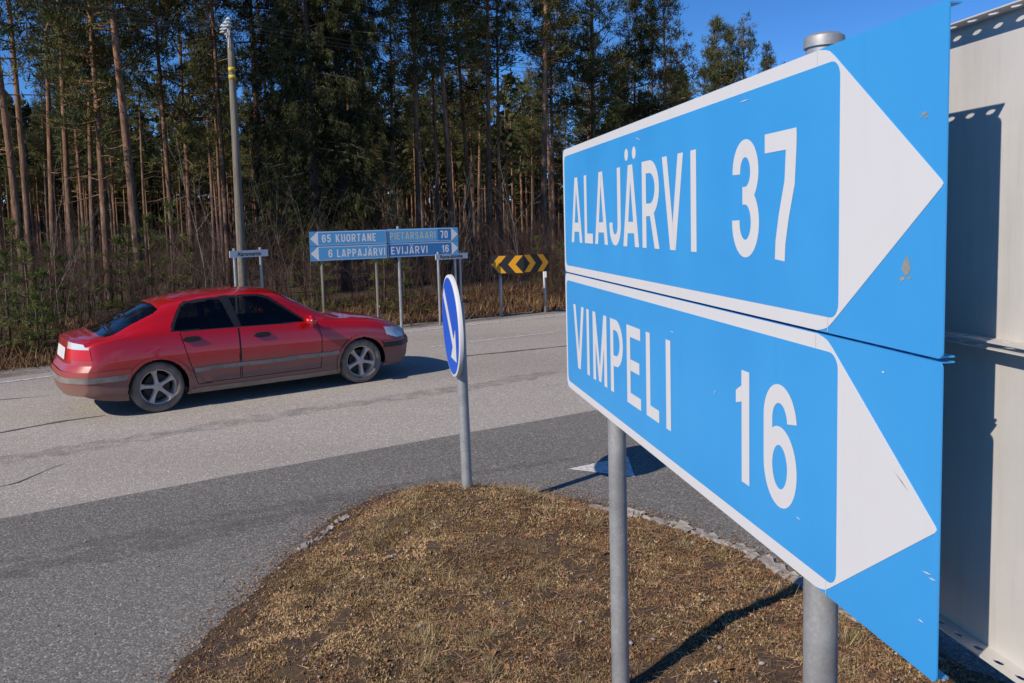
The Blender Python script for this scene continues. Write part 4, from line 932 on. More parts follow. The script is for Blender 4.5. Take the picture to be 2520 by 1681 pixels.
assign(d_r, 1); assign(d_f, 2); assign(gap & (fx < 2.140), 3); assign(gap & (fx >= 2.140), 22); assign(hood_gap, 20); assign(boot_gap, 21); assign(fr_r, 4); assign(wr, 5); assign(wf, 6); assign(wsh, 7); assign(wrr, 8)
assign(sill, 9); assign(mould, 10); assign(rearb, 11); assign(frontb, 12); assign(strip_r, 13); assign(strip_f, 14)
assign(head_l, 15); assign(tail_r, 16); assign(tail_c, 17); assign(lip & ~rearb & ~frontb, 18); assign(lip & rearb, 11); assign(arch, -1)
def car_part(code, name, mat, push=0.0, parent=None, sides=(-1, 1), smooth=True):
    sel = np.argwhere((part == code) | (np.isin(part, (15, 16, 17)) if code == 0 else False)); out = []
    if len(sel) == 0: return None
    for sgn_set in ([sides] if code in (0, 7, 8) else [(s,) for s in sides]):
        V, F = [], []; base = 0
        for sg in sgn_set:
            i, j = sel[:, 0], sel[:, 1]; q = np.stack([i*NT_+j, (i+1)*NT_+j, (i+1)*NT_+j+1, i*NT_+j+1], 1)
            u, inv = np.unique(q.ravel(), return_inverse=True); P = (PT+NRM*push).reshape(-1, 3)[u].copy(); P[:, 1] *= sg
            f = inv.reshape(-1, 4)
            if sg > 0: f = f[:, ::-1]
            V.append(P); F.append(f+base); base += len(P)
        o = link(name, tri_mesh(name, np.concatenate(V), np.concatenate(F), smooth), M[mat], parent or car); out.append(o)
    return out
shell = car_part(0, 'body', 'car_paint')[0]
# rear and front end faces close the shell
def end_cap(i):
    yz = SEC[i]; n = 26; ss = np.linspace(0, 1, n); Yc = yz[:, 0][:, None]*ss[None, :]; Zc = np.repeat(yz[:, 1][:, None], n, 1); Xc = body_shift(np.full(Yc.shape, xs[i]), Yc, Zc)
    return Xc, Yc, Zc
def field(P, push):
    """outward direction that agrees between the sides and the end faces"""
    a = np.where(P[:, 0] < 2.4, -np.clip(1-P[:, 0]/0.45, 0, 1), np.clip(1-(4.8-P[:, 0])/0.55, 0, 1)); b_ = np.sign(P[:, 1])*np.clip(np.abs(P[:, 1])/0.75, 0, 1)**3
    d = np.stack([a, b_, np.zeros(len(P))], 1); d /= np.linalg.norm(d, axis=1)[:, None]+1e-6; return P+d*push
def end_part(name, mat, push, codes, i, mask_fn, halves=False):
    """one piece wrapped round a car corner: side faces of the given codes joined to end-face cells"""
    Xc, Yc, Zc = end_cap(i); n = Xc.shape[1]; fzc = (Zc[:-1, :-1]+Zc[1:, 1:])/2; fyc = (Yc[:-1, :-1]+Yc[1:, 1:])/2; sel = np.argwhere(mask_fn(fyc, fzc)); ss = np.argwhere(np.isin(part, codes) & ((fx < 2.4) == (i == 0)))
    for sides in (((-1,), (1,)) if halves else ((-1, 1),)):
        V, F = [], []; base = 0
        for sg in sides:
            if len(sel):
                q = np.stack([sel[:, 0]*n+sel[:, 1], (sel[:, 0]+1)*n+sel[:, 1], (sel[:, 0]+1)*n+sel[:, 1]+1, sel[:, 0]*n+sel[:, 1]+1], 1); u, inv = np.unique(q.ravel(), return_inverse=True)
                P = np.stack([Xc.ravel()[u], Yc.ravel()[u]*sg, Zc.ravel()[u]], 1); V.append(field(P, push)); F.append(inv.reshape(-1, 4)+base); base += len(P)
            if len(ss):
                a_, b_ = ss[:, 0], ss[:, 1]; q = np.stack([a_*NT_+b_, (a_+1)*NT_+b_, (a_+1)*NT_+b_+1, a_*NT_+b_+1], 1); u, inv = np.unique(q.ravel(), return_inverse=True)
                P = PT.reshape(-1, 3)[u].copy(); P[:, 1] *= sg; V.append(field(P, push)); F.append(inv.reshape(-1, 4)+base); base += len(P)
        me = tri_mesh(name, np.concatenate(V), np.concatenate(F), True); bm = bmesh.new(); bm.from_mesh(me); bmesh.ops.remove_doubles(bm, verts=bm.verts, dist=1e-4); bmesh.ops.recalc_face_normals(bm, faces=bm.faces); bm.to_mesh(me); bm.free()
        me.polygons.foreach_set('use_smooth', [True]*len(me.polygons)); link(name, me, M[mat], car)
tl = lambda y, z: (y > .42) & (z > .725)
plate = lambda y, z: (y < .30) & (z > .70) & (z < .84)
L_ = NXS-1
end_part('boot_lid', 'car_paint', 0.0, [], 0, lambda y, z: z > .585)
end_part('number_plate', 'plate_white', 0.006, [], 0, plate)
end_part('tail_lamp', 'lamp_clear', 0.008, [17], 0, lambda y, z: tl(y, z) & (z > .845), True); end_part('tail_lamp', 'lamp_red', 0.008, [16], 0, lambda y, z: tl(y, z) & (z <= .845), True)
end_part('rear_bumper', 'car_paint', 0.014, [11, 13], 0, lambda y, z: z <= .585); end_part('bumper_strip', 'car_trim', 0.024, [13], 0, lambda y, z: (z > .452) & (z < .52))
end_part('nose', 'car_paint', 0.0, [], L_, lambda y, z: (z > .57) & ~((y < .26) & (z < .66))); end_part('grille', 'car_black', -0.006, [], L_, lambda y, z: (y < .26) & (z > .57) & (z < .66))
end_part('front_bumper', 'car_paint', 0.012, [12, 14], L_, lambda y, z: z <= .57); end_part('bumper_strip', 'car_black', 0.022, [14], L_, lambda y, z: (z > .475) & (z < .545))
doors = car_part(1, 'door', 'car_paint') + car_part(2, 'door', 'car_paint')
for gc in (3, 22, 20, 21): car_part(gc, 'panel_gap', 'car_black', -0.005)
car_part(4, 'window_frame', 'car_black', -0.004)
glass = car_part(5, 'side_window', 'car_glass', -0.008) + car_part(6, 'side_window', 'car_glass', -0.008)
car_part(7, 'windscreen', 'car_glass', -0.004); car_part(8, 'rear_window', 'car_glass', -0.004)
car_part(9, 'sill', 'car_dusty', 0.006); car_part(10, 'side_moulding', 'car_trim', 0.012)
car_part(15, 'headlight', 'lamp_clear', 0.006)
part[(part == 18) & (fx > 2.4)] = 19
car_part(18, 'wheel_arch', 'car_paint', 0.012); car_part(19, 'wheel_arch', 'car_paint', 0.012)
# underside, wheel wells, cabin
m = MB(); m.box((2.45, 0, 0.25), (3.9, 1.10, 0.06)); m.box((2.5, 0, 0.45), (1.75, 1.60, 0.40)); m.box((0.68, 0, 0.56), (0.40, 1.15, 0.40)); m.box((4.30, 0, 0.45), (0.36, 1.30, 0.36)); m.build('underbody', M['car_black'], car)
for cx in (1.14, 3.843):
    for sg in (-1, 1):
        m = MB(); n = 28
        for k in range(n):
            a0, a1 = R(-10+200*k/n), R(-10+200*(k+1)/n)
            p = [(cx+0.372*math.cos(a), 0.305+0.372*math.sin(a)) for a in (a0, a1)]
            m.quad((p[0][0], sg*0.50, p[0][1]), (p[1][0], sg*0.50, p[1][1]), (p[1][0], sg*0.868, p[1][1]), (p[0][0], sg*0.868, p[0][1]))
            m.quad((cx, sg*0.50, 0.305), (p[0][0], sg*0.50, p[0][1]), (p[1][0], sg*0.50, p[1][1]))
        m.build('wheel_well', M['car_black'], car)
def soft_box(c, size, bev, rx=0.0, ry=0.0):
    bm = bmesh.new(); bmesh.ops.create_cube(bm, size=1.0)
    for v in bm.verts: v.co = Vector((v.co.x*size[0], v.co.y*size[1], v.co.z*size[2]))
    bmesh.ops.bevel(bm, geom=bm.edges[:], offset=bev, segments=3, affect='EDGES'); bmesh.ops.rotate(bm, cent=(0, 0, 0), matrix=Matrix.Rotation(ry, 3, 'Y'), verts=bm.verts); bmesh.ops.translate(bm, vec=c, verts=bm.verts)
    me = bpy.data.meshes.new('soft'); bm.to_mesh(me); bm.free(); me.polygons.foreach_set('use_smooth', [True]*len(me.polygons)); return me
for sy in (-0.38, 0.38):
    st = link('front_seat', soft_box((2.28, sy, 0.80), (0.16, 0.50, 0.62), 0.06, ry=R(-16)), M['seat'], car); link('headrest', soft_box((2.12, sy, 1.19), (0.09, 0.26, 0.17), 0.035, ry=R(-12)), M['seat'], st)
st = link('rear_seat', soft_box((1.35, 0, 0.78), (0.18, 1.25, 0.58), 0.06, ry=R(-20)), M['seat'], car)
for sy in (-0.42, 0.42): link('headrest', soft_box((1.22, sy, 1.11), (0.08, 0.24, 0.13), 0.03, ry=R(-15)), M['seat'], st)
link('dashboard', soft_box((3.12, 0, 0.80), (0.42, 1.42, 0.26), 0.07), M['car_black'], car)
m = MB(); m.box((0.86, 0, 0.965), (0.62, 1.30, 0.02)); m.build('parcel_shelf', M['seat'], car)
m = MB(); m.tube([(2.72+0.07*math.sin(R(a)), 0.38+0.18*math.cos(R(a)), 0.93+0.17*math.sin(R(a))) for a in range(0, 361, 15)], 0.013, 8); m.build('steering_wheel', M['car_black'], car, True)
# mirrors, handles
for sg in (-1, 1):
    link('mirror', soft_box((3.055, sg*0.975, 0.965), (0.12, 0.24, 0.15), 0.04, ry=R(8)), M['car_paint'], car)
    for (hx, hz_) in ((1.555, .865), (2.44, .832)):
        yv = sg*0.882; m = MB(); slab(m, [(hx-0.115, hz_), (hx-0.08, hz_+0.03), (hx, hz_+0.036), (hx+0.08, hz_+0.03), (hx+0.115, hz_), (hx+0.08, hz_-0.026), (hx, hz_-0.032), (hx-0.08, hz_-0.026)], yv-0.014, yv+0.014); m.build('door_handle', M['car_black'], doors[(0 if hx < 2 else 2)+(0 if sg < 0 else 1)])
# wheels: tyre and five-spoke rim
def wheel_meshes():
    tm = MB(); tm.lathe([(0.212, 0.070), (0.222, 0.092), (0.262, 0.100), (0.292, 0.094), (0.307, 0.075), (0.312, 0.04), (0.312, -0.04), (0.307, -0.075), (0.292, -0.094), (0.262, -0.100), (0.222, -0.092), (0.212, -0.07)], 48, axis='y')
    tread = tm.mesh('tyre', True)
    rm = MB(); rm.lathe([(0.222, 0.090), (0.228, 0.084), (0.222, 0.078), (0.205, 0.070), (0.198, 0.03), (0.196, -0.07), (0.222, -0.09)], 48, axis='y')
    rm.lathe([(0.0, 0.072), (0.022, 0.074), (0.035, 0.066), (0.052, 0.062), (0.058, 0.03), (0.058, -0.02), (0.0, -0.02)], 24, axis='y')
    for k in range(5):
        a = R(72*k+18); ca, sa = math.cos(a), math.sin(a)
        def pt(r, s_, y): return (r*ca-s_*sa, y, r*sa+s_*ca)
        prof = [(0.040, 0.026, 0.064), (0.10, 0.021, 0.070), (0.155, 0.025, 0.074), (0.204, 0.040, 0.078)]
        for (r0, h0, y0), (r1, h1, y1) in zip(prof[:-1], prof[1:]):
            rm.quad(pt(r0, -h0*0.7, y0), pt(r0, h0*0.7, y0), pt(r1, h1*0.7, y1), pt(r1, -h1*0.7, y1))
            for sg in (-1, 1):
                rm.quad(pt(r0, sg*h0*0.7, y0), pt(r0, sg*h0, y0-0.016), pt(r1, sg*h1, y1-0.016), pt(r1, sg*h1*0.7, y1))
                rm.quad(pt(r0, sg*h0, y0-0.016), pt(r0, sg*h0, 0.0), pt(r1, sg*h1, 0.0), pt(r1, sg*h1, y1-0.016))
    rim = rm.mesh('rim', False)
    dm = MB(); dm.lathe([(0.0, 0.0), (0.15, 0.0), (0.15, -0.02), (0.0, -0.02)], 32, axis='y'); dk = dm.mesh('brake_disc')
    return tread, rim, dk
tyme, rime, dkme = wheel_meshes()
for cx in (1.14, 3.843):
    for sg in (-1, 1):
        w = empty('wheel', (cx, sg*0.745, 0.312)); w.parent = car; w.rotation_euler = (0, R(11 if cx < 2 else 40), math.pi if sg < 0 else 0)
        link('tyre', tyme, M['tyre'], w); link('rim', rime, M['rim'], w); link('brake_disc', dkme, M['car_black'], w)

# ---------------------------------------------------------------- trees
class Tufts:
    """many small needle-bunch triangles gathered into one crown mesh"""
    def __init__(s): s.P = []; s.D = []; s.L = []; s.C = []
    def add(s, p, d, l, c): s.P.append(p); s.D.append(d); s.L.append(l); s.C.append(c)
    def mesh(s, name, per=12, spread=0.75, width=0.10, rng=None):
        P = np.repeat(np.array(s.P), per, 0); D = np.repeat(np.array(s.D), per, 0); L = np.repeat(np.array(s.L), per); C = np.repeat(np.array(s.C), per, 0); n = len(P)
        D = D+rng.normal(0, spread, (n, 3)); D /= np.linalg.norm(D, axis=1)[:, None]+1e-9
        W = np.cross(D, rng.normal(0, 1, (n, 3))); W /= np.linalg.norm(W, axis=1)[:, None]+1e-9
        L = L*rng.uniform(0.6, 1.25, n); P = P+rng.normal(0, 0.30, (n, 3))*L[:, None]
        V = np.empty((n, 3, 3)); V[:, 0] = P-W*(L*width)[:, None]; V[:, 1] = P+W*(L*width)[:, None]; V[:, 2] = P+D*L[:, None]
        me = tri_mesh(name, V.reshape(-1, 3), np.arange(3*n).reshape(-1, 3)); set_col(me, np.repeat(C*rng.uniform(0.7, 1.3, (n, 1)), 3, 0)); return me
def unit(v): v = np.array(v, float); return v/(np.linalg.norm(v)+1e-9)
PINE_C = np.array([(0.080, 0.092, 0.029), (0.105, 0.108, 0.031), (0.060, 0.074, 0.028), (0.130, 0.125, 0.038)])
def make_pine(seed, h, cb, Lmax, dens=1.0, r0=0.15, cone=0.6, per=11):
    """Scots pine: bare trunk to cb*h, open irregular crown above. Returns trunk mesh and crown mesh"""
    rng = np.random.default_rng(seed); m = MB(); tf_ = Tufts()
    bend = rng.normal(0, 0.10, 2); ph = rng.uniform(0, 6.28)
    def ax(z): t_ = z/h; return np.array([bend[0]*math.sin(2.2*t_+ph)*1.2-bend[0]*math.sin(ph)*1.2, bend[1]*math.sin(2.6*t_+ph)*1.2-bend[1]*math.sin(ph)*1.2, z])
    rad = lambda z: max(0.012, r0*(1-0.80*(z/h)**1.15)*(1+0.35*math.exp(-max(z, 0)/0.35)))
    zz = np.concatenate([[-0.4, 0.0, 0.3, 0.8], np.linspace(1.6, h, 15)]); m.tube([ax(max(z, 0)) if z >= 0 else np.array([0, 0, z]) for z in zz], [rad(max(z, 0)) for z in zz], 10)
    # dead stubs below the crown
    for i in range(int(rng.integers(5, 14))):
        z = rng.uniform(0.22, cb)*h; a = rng.uniform(0, 6.28); d = np.array([math.cos(a), math.sin(a), rng.uniform(-0.25, 0.35)]); l = rng.uniform(0.25, 1.5); p = ax(z)
        m.tube([p, p+d*l*0.5+np.array([0, 0, rng.normal(0, .06)]), p+d*l], [0.018, 0.012, 0.004], 4, False)
    z = cb*h
    while z < h*0.985:
        t_ = (z/h-cb)/(1-cb)
        prof = (0.45+0.55*math.sin(min(1, t_*2.4)*math.pi/2))*(1-t_**(1/cone if cone > 0 else 1))*1.05+0.10
        nb = int(rng.integers(2, 5)); a0 = rng.uniform(0, 6.28)
        for k in range(nb):
            if rng.random() > 0.88: continue
            a = a0+k*6.28/nb+rng.normal(0, 0.35); L = Lmax*prof*rng.uniform(0.5, 1.2); el = -0.25+0.95*t_+rng.normal(0, 0.18)
            d = np.array([math.cos(a)*math.cos(el), math.sin(a)*math.cos(el), math.sin(el)]); p = ax(z); q1 = p+d*L*0.5; q2 = q1+unit(d+np.array([0, 0, 0.45]))*L*0.5
            r = 0.010+0.016*L; m.tube([p, q1, q2], [r, r*0.65, 0.006], 4, False)
            nsub = max(2, int(L*4.4*dens))
            for j in range(nsub):
                u = 0.28+0.72*(j+rng.random())/nsub; c = p*(1-u)**2+2*u*(1-u)*q1+u*u*q2; sdv = unit(np.array([-d[1], d[0], 0]))*rng.normal(0, 0.34)*L*(0.35+0.65*(1-abs(u-0.7)))+np.array([0, 0, rng.normal(0.06, 0.10)])
                e = c+sdv
                if np.linalg.norm(sdv) > 0.25: m.tube([c, e], [0.008, 0.003], 3, False)
                tone = PINE_C[rng.integers(4)]*rng.uniform(0.75, 1.25)
                for b in range(int(rng.integers(3, 6))):
                    o = rng.normal(0, 0.13, 3)*np.array([1, 1, 0.6]); tf_.add(e+o, unit(d*0.6+np.array([0, 0, 0.8])+o*2), rng.uniform(0.15, 0.26), tone)
        z += h*rng.uniform(0.015, 0.034)/dens
    return m.mesh('trunk', True), tf_.mesh('crown', per, 0.75, 0.085, rng)
def make_spruce(seed, h, Lmax, r0=0.17, low=0.08):
    rng = np.random.default_rng(seed); m = MB(); tf_ = Tufts()
    zz = np.linspace(-0.4, h, 14); m.tube([(0, 0, z) for z in zz], [max(0.012, r0*(1-max(z, 0)/h)) for z in zz], 10); z = low*h
    while z < h*0.99:
        t_ = z/h; nb = int(rng.integers(4, 6)); a0 = rng.uniform(0, 6.28)
        for k in range(nb):
            a = a0+k*6.28/nb+rng.normal(0, 0.25); L = (Lmax*(1-t_)**0.75+0.15)*rng.uniform(0.65, 1.12)
            d = np.array([math.cos(a), math.sin(a), -0.28+0.75*t_]); p = np.array([0, 0, z]); q1 = p+d*L*0.55+np.array([0, 0, -0.05*L]); q2 = p+np.array([d[0], d[1], d[2]*0.8])*L+np.array([0, 0, -0.16*L])
            m.tube([p, q1, q2], [0.010+0.010*L, 0.012, 0.004], 4, False)
            for j in range(max(4, int(L*7))):
                u = 0.18+0.82*rng.random(); c = p*(1-u)**2+2*u*(1-u)*q1+u*u*q2; sv = unit(np.array([-d[1], d[0], 0]))*rng.normal(0, 0.22)*L*(1.1-u); e = c+sv
                tone = np.array((0.038, 0.042, 0.012))*rng.uniform(0.3, 1.9)
                hang = rng.uniform(0.08, 0.45)
                for b in range(4):
                    f = b/3.0; tf_.add(e+np.array([rng.normal(0, .04), rng.normal(0, .04), -hang*f]), unit(np.array([d[0]*0.4, d[1]*0.4, -0.9])+rng.normal(0, 0.25, 3)), rng.uniform(0.09, 0.16), tone)
        z += h*rng.uniform(0.013, 0.024)
    return m.mesh('trunk', True), tf_.mesh('crown', 13, 0.45, 0.085, rng)
def make_young_pine(seed, h):
    rng = np.random.default_rng(seed); m = MB(); tf_ = Tufts(); m.tube([(0, 0, -0.2), (rng.normal(0, .03), rng.normal(0, .03), h*0.5), (0, 0, h)], [0.012+0.012*h, 0.008+0.008*h, 0.006], 7)
    nw = max(4, int(h*2.6)); 
    for i in range(nw+1):
        z = h*(0.10+0.88*i/nw); t_ = z/h; nb = int(rng.integers(4, 7)); a0 = rng.uniform(0, 6.28)
        for k in range(nb):
            a = a0+k*6.28/nb+rng.normal(0, .2); L = h*0.36*(1-t_*0.88)*rng.uniform(0.6, 1.15); d = np.array([math.cos(a), math.sin(a), 0.15+0.5*t_]); p = np.array([0, 0, z]); e = p+d*L; m.tube([p, e], [0.010, 0.004], 4, False)
            for j in range(max(3, int(L*14))):
                u = 0.2+0.8*rng.random(); c = p+d*L*u+rng.normal(0, 0.05*L+0.01, 3); tf_.add(c, unit(d+np.array([0, 0, .5])), rng.uniform(0.07, 0.13), np.array((0.105, 0.125, 0.028))*rng.uniform(0.6, 1.3))
    for j in range(10): tf_.add(np.array([0, 0, h*(0.9+0.012*j)]), np.array([0, 0, 1.0]), 0.12, np.array((0.12, 0.13, 0.04)))
    return m.mesh('trunk', True), tf_.mesh('crown', 12, 0.6, 0.07, rng)

PV = [make_pine(100+i, *a) for i, a in enumerate((
    (14.5, .46, 1.45, 1.0, .100, .60), (13.5, .42, 1.35, 1.0, .092, .55), (15.0, .50, 1.60, 1.0, .122, .62), (12.5, .44, 1.15, 1.0, .080, .50), (14.0, .56, 1.30, .95, .088, .62),
    (11.5, .26, 1.55, 1.1, .095, .45), (13.5, .34, 1.75, 1.05, .112, .50), (11.0, .44, 1.00, 1.0, .065, .45)))]
SPV = [make_spruce(200, 17.5, 2.3, .17, .12), make_spruce(201, 15.5, 2.0, .15, .08)]
YPV = [make_young_pine(300, 1.5), make_young_pine(301, 2.3), make_young_pine(302, 1.1)]
def tree(name, meshes, x, y, s, rz, label, cat, group=None, bark='pine_bark', lean=(0, 0)):
    z = float(terrain(x, y)[0]); r_ = empty(name, (x, y, z-0.02), rz); r_.scale = (s, s, s); r_.rotation_euler = (lean[0], lean[1], rz)
    tag(r_, label, cat, group); link('trunk', meshes[0], M[bark], r_); link('crown', meshes[1], M['needles'], r_); return r_
PLACED = []
def pine_px(bx, Yd, var, s, label, group=None, name='pine_tree'):
    """bx: column of the trunk at eye level (display pixels), Yd: distance"""
    p = ad(bx, 560, Yd); PLACED.append((p[0], p[1])); return tree(name, PV[var], p[0], p[1], s, RNG.uniform(0, 6.28), label, 'tree', group)
FE = 'pines along the forest edge'
pine_px(318, 22.0, 2, 1.0, 'tall pine with bright bare trunk rising beside the wooden utility pole')
pine_px(522, 27.5, 4, 1.06, 'slim pine with sunlit orange trunk just behind the wooden utility pole')
pine_px(243, 24.0, 6, 1.02, 'dark trunked thick pine next to the tall pine with bright bare trunk')
pine_px(846, 26.5, 2, .95, 'reddish trunked pine standing against the dark drooping spruces')
pine_px(1368, 33.0, 6, 1.08, 'pine with lit orange trunk rising behind the edge of the ALAJÄRVI board')
pine_px(1248, 30.0, 2, 1.06, 'thick dark pine behind the black and yellow chevron board')
for bx, Yd, v, s, where in ((50, 19.5, 1, 1.0, 'leaning over the young pines on the verge'), (68, 21.5, 4, 1.02, 'behind the young pines on the verge'), (162, 25, 0, 1.0, ''), (212, 27, 1, 1.0, ''), (120, 29, 2, .95, ''), (398, 28, 0, .98, ''), (440, 31, 6, .92, ''), (604, 29, 2, 1.0, 'behind the Alarannantie name sign'), (640, 32, 1, 1.0, ''),
        (962, 28.5, 0, 1.02, 'behind the word PIETARSAARI'), (1008, 32, 4, .98, ''), (1042, 29, 2, .98, 'above the arrow tips of the EVIJÄRVI board'), (1084, 33, 1, 1.08, ''), (1125, 30, 0, 1.10, 'between the EVIJÄRVI board and the chevron board'), (1150, 34, 4, 1.0, ''), (905, 31, 1, .98, ''), (1272, 35, 0, .98, ''), (1463, 36, 5, 1.0, ''), (1530, 34.5, 6, .90, 'with a full crown above the word ALAJÄRVI'), (1500, 42, 1, .95, '')):
    pine_px(bx, Yd, v, s, ('tall pine of the forest edge ' + where) if where else 'tall pine in the front rank of the forest edge', FE)
for bx, Yd, v, s in ((1648, 47, 5, 1.12), (1708, 47.5, 6, .97), (1745, 52, 1, .88), (1835, 56, 0, .80)):
    pine_px(bx, Yd, v, s, 'smaller pine whose crown shows above the ALAJÄRVI board', 'pines above the big sign')
def spruce_px(bx, Yd, v, s, label, group):
    p = ad(bx, 560, Yd); PLACED.append((p[0], p[1])); tree('spruce_tree', SPV[v], p[0], p[1], s, RNG.uniform(0, 6.28), label, 'tree', group, 'spruce_bark')
for bx, Yd, v, s in ((728, 24.8, 0, 1.0), (792, 25.5, 0, 1.05), (682, 28, 1, 1.1)):
    spruce_px(bx, Yd, v, s, 'dark spruce with drooping branches behind the KUORTANE board', 'spruces behind the direction signs')
# the crowd of pines behind
cand = 0; crowd = 0
while crowd < 262 and cand < 12000:
    cand += 1
    Yd = 30+95*RNG.random()**0.75; bx = RNG.uniform(-160, 1800 if Yd > 40 else 1500); p = ad(bx, 560, Yd); s_ = edge_dist(p[0], p[1])[0]
    if s_ < 7.5: continue
    mind = max(1.6, 4.2-0.05*(Yd-27))
    if any((p[0]-a)**2+(p[1]-b)**2 < mind**2 for a, b in PLACED): continue
    if bx > 1300 and Yd < 44: continue
    PLACED.append((p[0], p[1])); crowd += 1
    tree('pine_tree', PV[int(RNG.choice([0, 1, 2, 3, 4, 4, 7, 7, 3]))], p[0], p[1], RNG.uniform(0.85, 1.12), RNG.uniform(0, 6.28), 'pine standing in the crowd of trunks inside the forest', 'tree', 'pines inside the forest', lean=(RNG.normal(0, .012), RNG.normal(0, .012)))
# far wood beyond: one mass
def base_arrays(me):
    v = np.empty(len(me.vertices)*3, np.float32); me.vertices.foreach_get('co', v); return v.reshape(-1, 3)
rng = np.random.default_rng(5); V, F, C = [], [], []; base = 0; TV = []; TFc = []; tb_ = 0
for i in range(1000):
    low = i % 2; Yd = rng.uniform(95, 190) if low else rng.uniform(62, 130); p = ad(rng.uniform(-500, 2900) if low else rng.uniform(-300, 1250), 560, Yd); h = rng.uniform(5, 9) if low else rng.uniform(11, 14); cbh = h*(rng.uniform(.02, .3) if low else rng.uniform(.45, .6)); n = 130 if low else 90
    z = cbh+(h-cbh)*rng.random(n)**0.9; rr2 = (1.9 if low else 1.1)*(1-(z-cbh)/(h-cbh)*0.8)*np.sqrt(rng.random(n)); a = rng.uniform(0, 6.28, n); P = np.stack([p[0]+rr2*np.cos(a), p[1]+rr2*np.sin(a), z], 1)
    T = P[:, None, :]+rng.normal(0, 0.5 if low else 0.28, (n, 3, 3)); V.append(T.reshape(-1, 3)); C.append(np.repeat(PINE_C[rng.integers(0, 4, n)]*rng.uniform(.7, 1.2, (n, 1)), 3, 0))
    r = 0.10
    for k in range(4): a0 = k*math.pi/2; TV += [(p[0]+r*math.cos(a0), p[1]+r*math.sin(a0), -0.5), (p[0]+r*.4*math.cos(a0), p[1]+r*.4*math.sin(a0), h)]
    for k in range(4): k2 = (k+1) % 4; TFc.append((tb_+2*k, tb_+2*k2, tb_+2*k2+1, tb_+2*k+1))
    tb_ += 8
V = np.concatenate(V); me = tri_mesh('far_wood', V, np.arange(len(V)).reshape(-1, 3)); set_col(me, np.concatenate(C))
fwo = tag(link('far_wood', me, M['needles']), 'distant pine wood closing the view between the trunks', 'forest', kind='stuff')
tw = link('trunks', tri_mesh('far_trunks', np.array(TV), np.array(TFc)), M['pine_bark'], fwo); tag(tw, kind='stuff')

# ---------------------------------------------------------------- undergrowth
def sticks(P0, P1, r0, r1):
    """three-sided tapered sticks as one array mesh"""
    P0 = np.asarray(P0); P1 = np.asarray(P1); n = len(P0); D = P1-P0; D /= np.linalg.norm(D, axis=1)[:, None]+1e-9
    A_ = np.cross(D, np.array([0.3, 0.9, 0.1])); A_ /= np.linalg.norm(A_, axis=1)[:, None]+1e-9; B_ = np.cross(D, A_); V = np.empty((n, 6, 3))
    for k in range(3):
        o = math.cos(2.0944*k)*A_+math.sin(2.0944*k)*B_; V[:, k] = P0+o*np.asarray(r0)[:, None]; V[:, 3+k] = P1+o*np.asarray(r1)[:, None]
    b = (np.arange(n)*6)[:, None]; F = np.concatenate([b+np.array([[k, (k+1) % 3, 3+(k+1) % 3, 3+k]]) for k in range(3)]); return V.reshape(-1, 3), F
def make_shrub(seed, h, stems, spread=0.35):
    rng = np.random.default_rng(seed); A_, B_, ra, rb = [], [], [], []
    def grow(p, d, l, r, lev):
        n = 3; q = p
        for i in range(n):
            d = unit(d+rng.normal(0, 0.13, 3)); q2 = q+d*l/n; A_.append(q); B_.append(q2); ra.append(r*(1-i/n*.6)); rb.append(r*(1-(i+1)/n*.6)); 
            if lev > 0:
                for k in range(int(rng.integers(1, 4))):
                    grow(q2, unit(d+rng.normal(0, 0.45, 3)), l*rng.uniform(0.25, 0.5), r*0.5, lev-1)
            q = q2
    for i in range(stems):
        a = rng.uniform(0, 6.28); p = np.array([rng.normal(0, .22), rng.normal(0, .22), -0.05]); grow(p, unit([math.cos(a)*spread*rng.random(), math.sin(a)*spread*rng.random(), 1.0]), h*rng.uniform(.55, 1.1), 0.010*rng.uniform(.6, 1.2), 2)
    V, F = sticks(A_, B_, ra, rb); return tri_mesh('shrub', V, F)
SHV = [make_shrub(400+i, h, n, sp) for i, (h, n, sp) in enumerate(((2.2, 7, .45), (1.7, 8, .6), (2.8, 6, .35), (1.3, 9, .7), (3.4, 4, .25)))]
k = 0
while k < 150:
    bx = RNG.uniform(-60, 1420); Yd = RNG.uniform(13, 34); p = ad(bx, 600, Yd); s_ = edge_dist(p[0], p[1])[0]
    if s_ < 2.0 or s_ > 9.5: continue
    if bx < 170 and s_ < 4.5: continue
    v = int(RNG.integers(5)) if s_ > 3.0 else int(RNG.choice([1, 3])); o = link('leafless_shrub', SHV[v], M['twig']); o.location = (p[0], p[1], float(terrain(p[0], p[1])[0])); o.rotation_euler = (RNG.normal(0, .08), RNG.normal(0, .08), RNG.uniform(0, 6.28)); s = RNG.uniform(.5, .88); o.scale = (s, s, s)
    tag(o, 'bare brown twiggy shrub in the thicket along the forest edge', 'shrub', 'bare shrubs along the forest edge'); k += 1
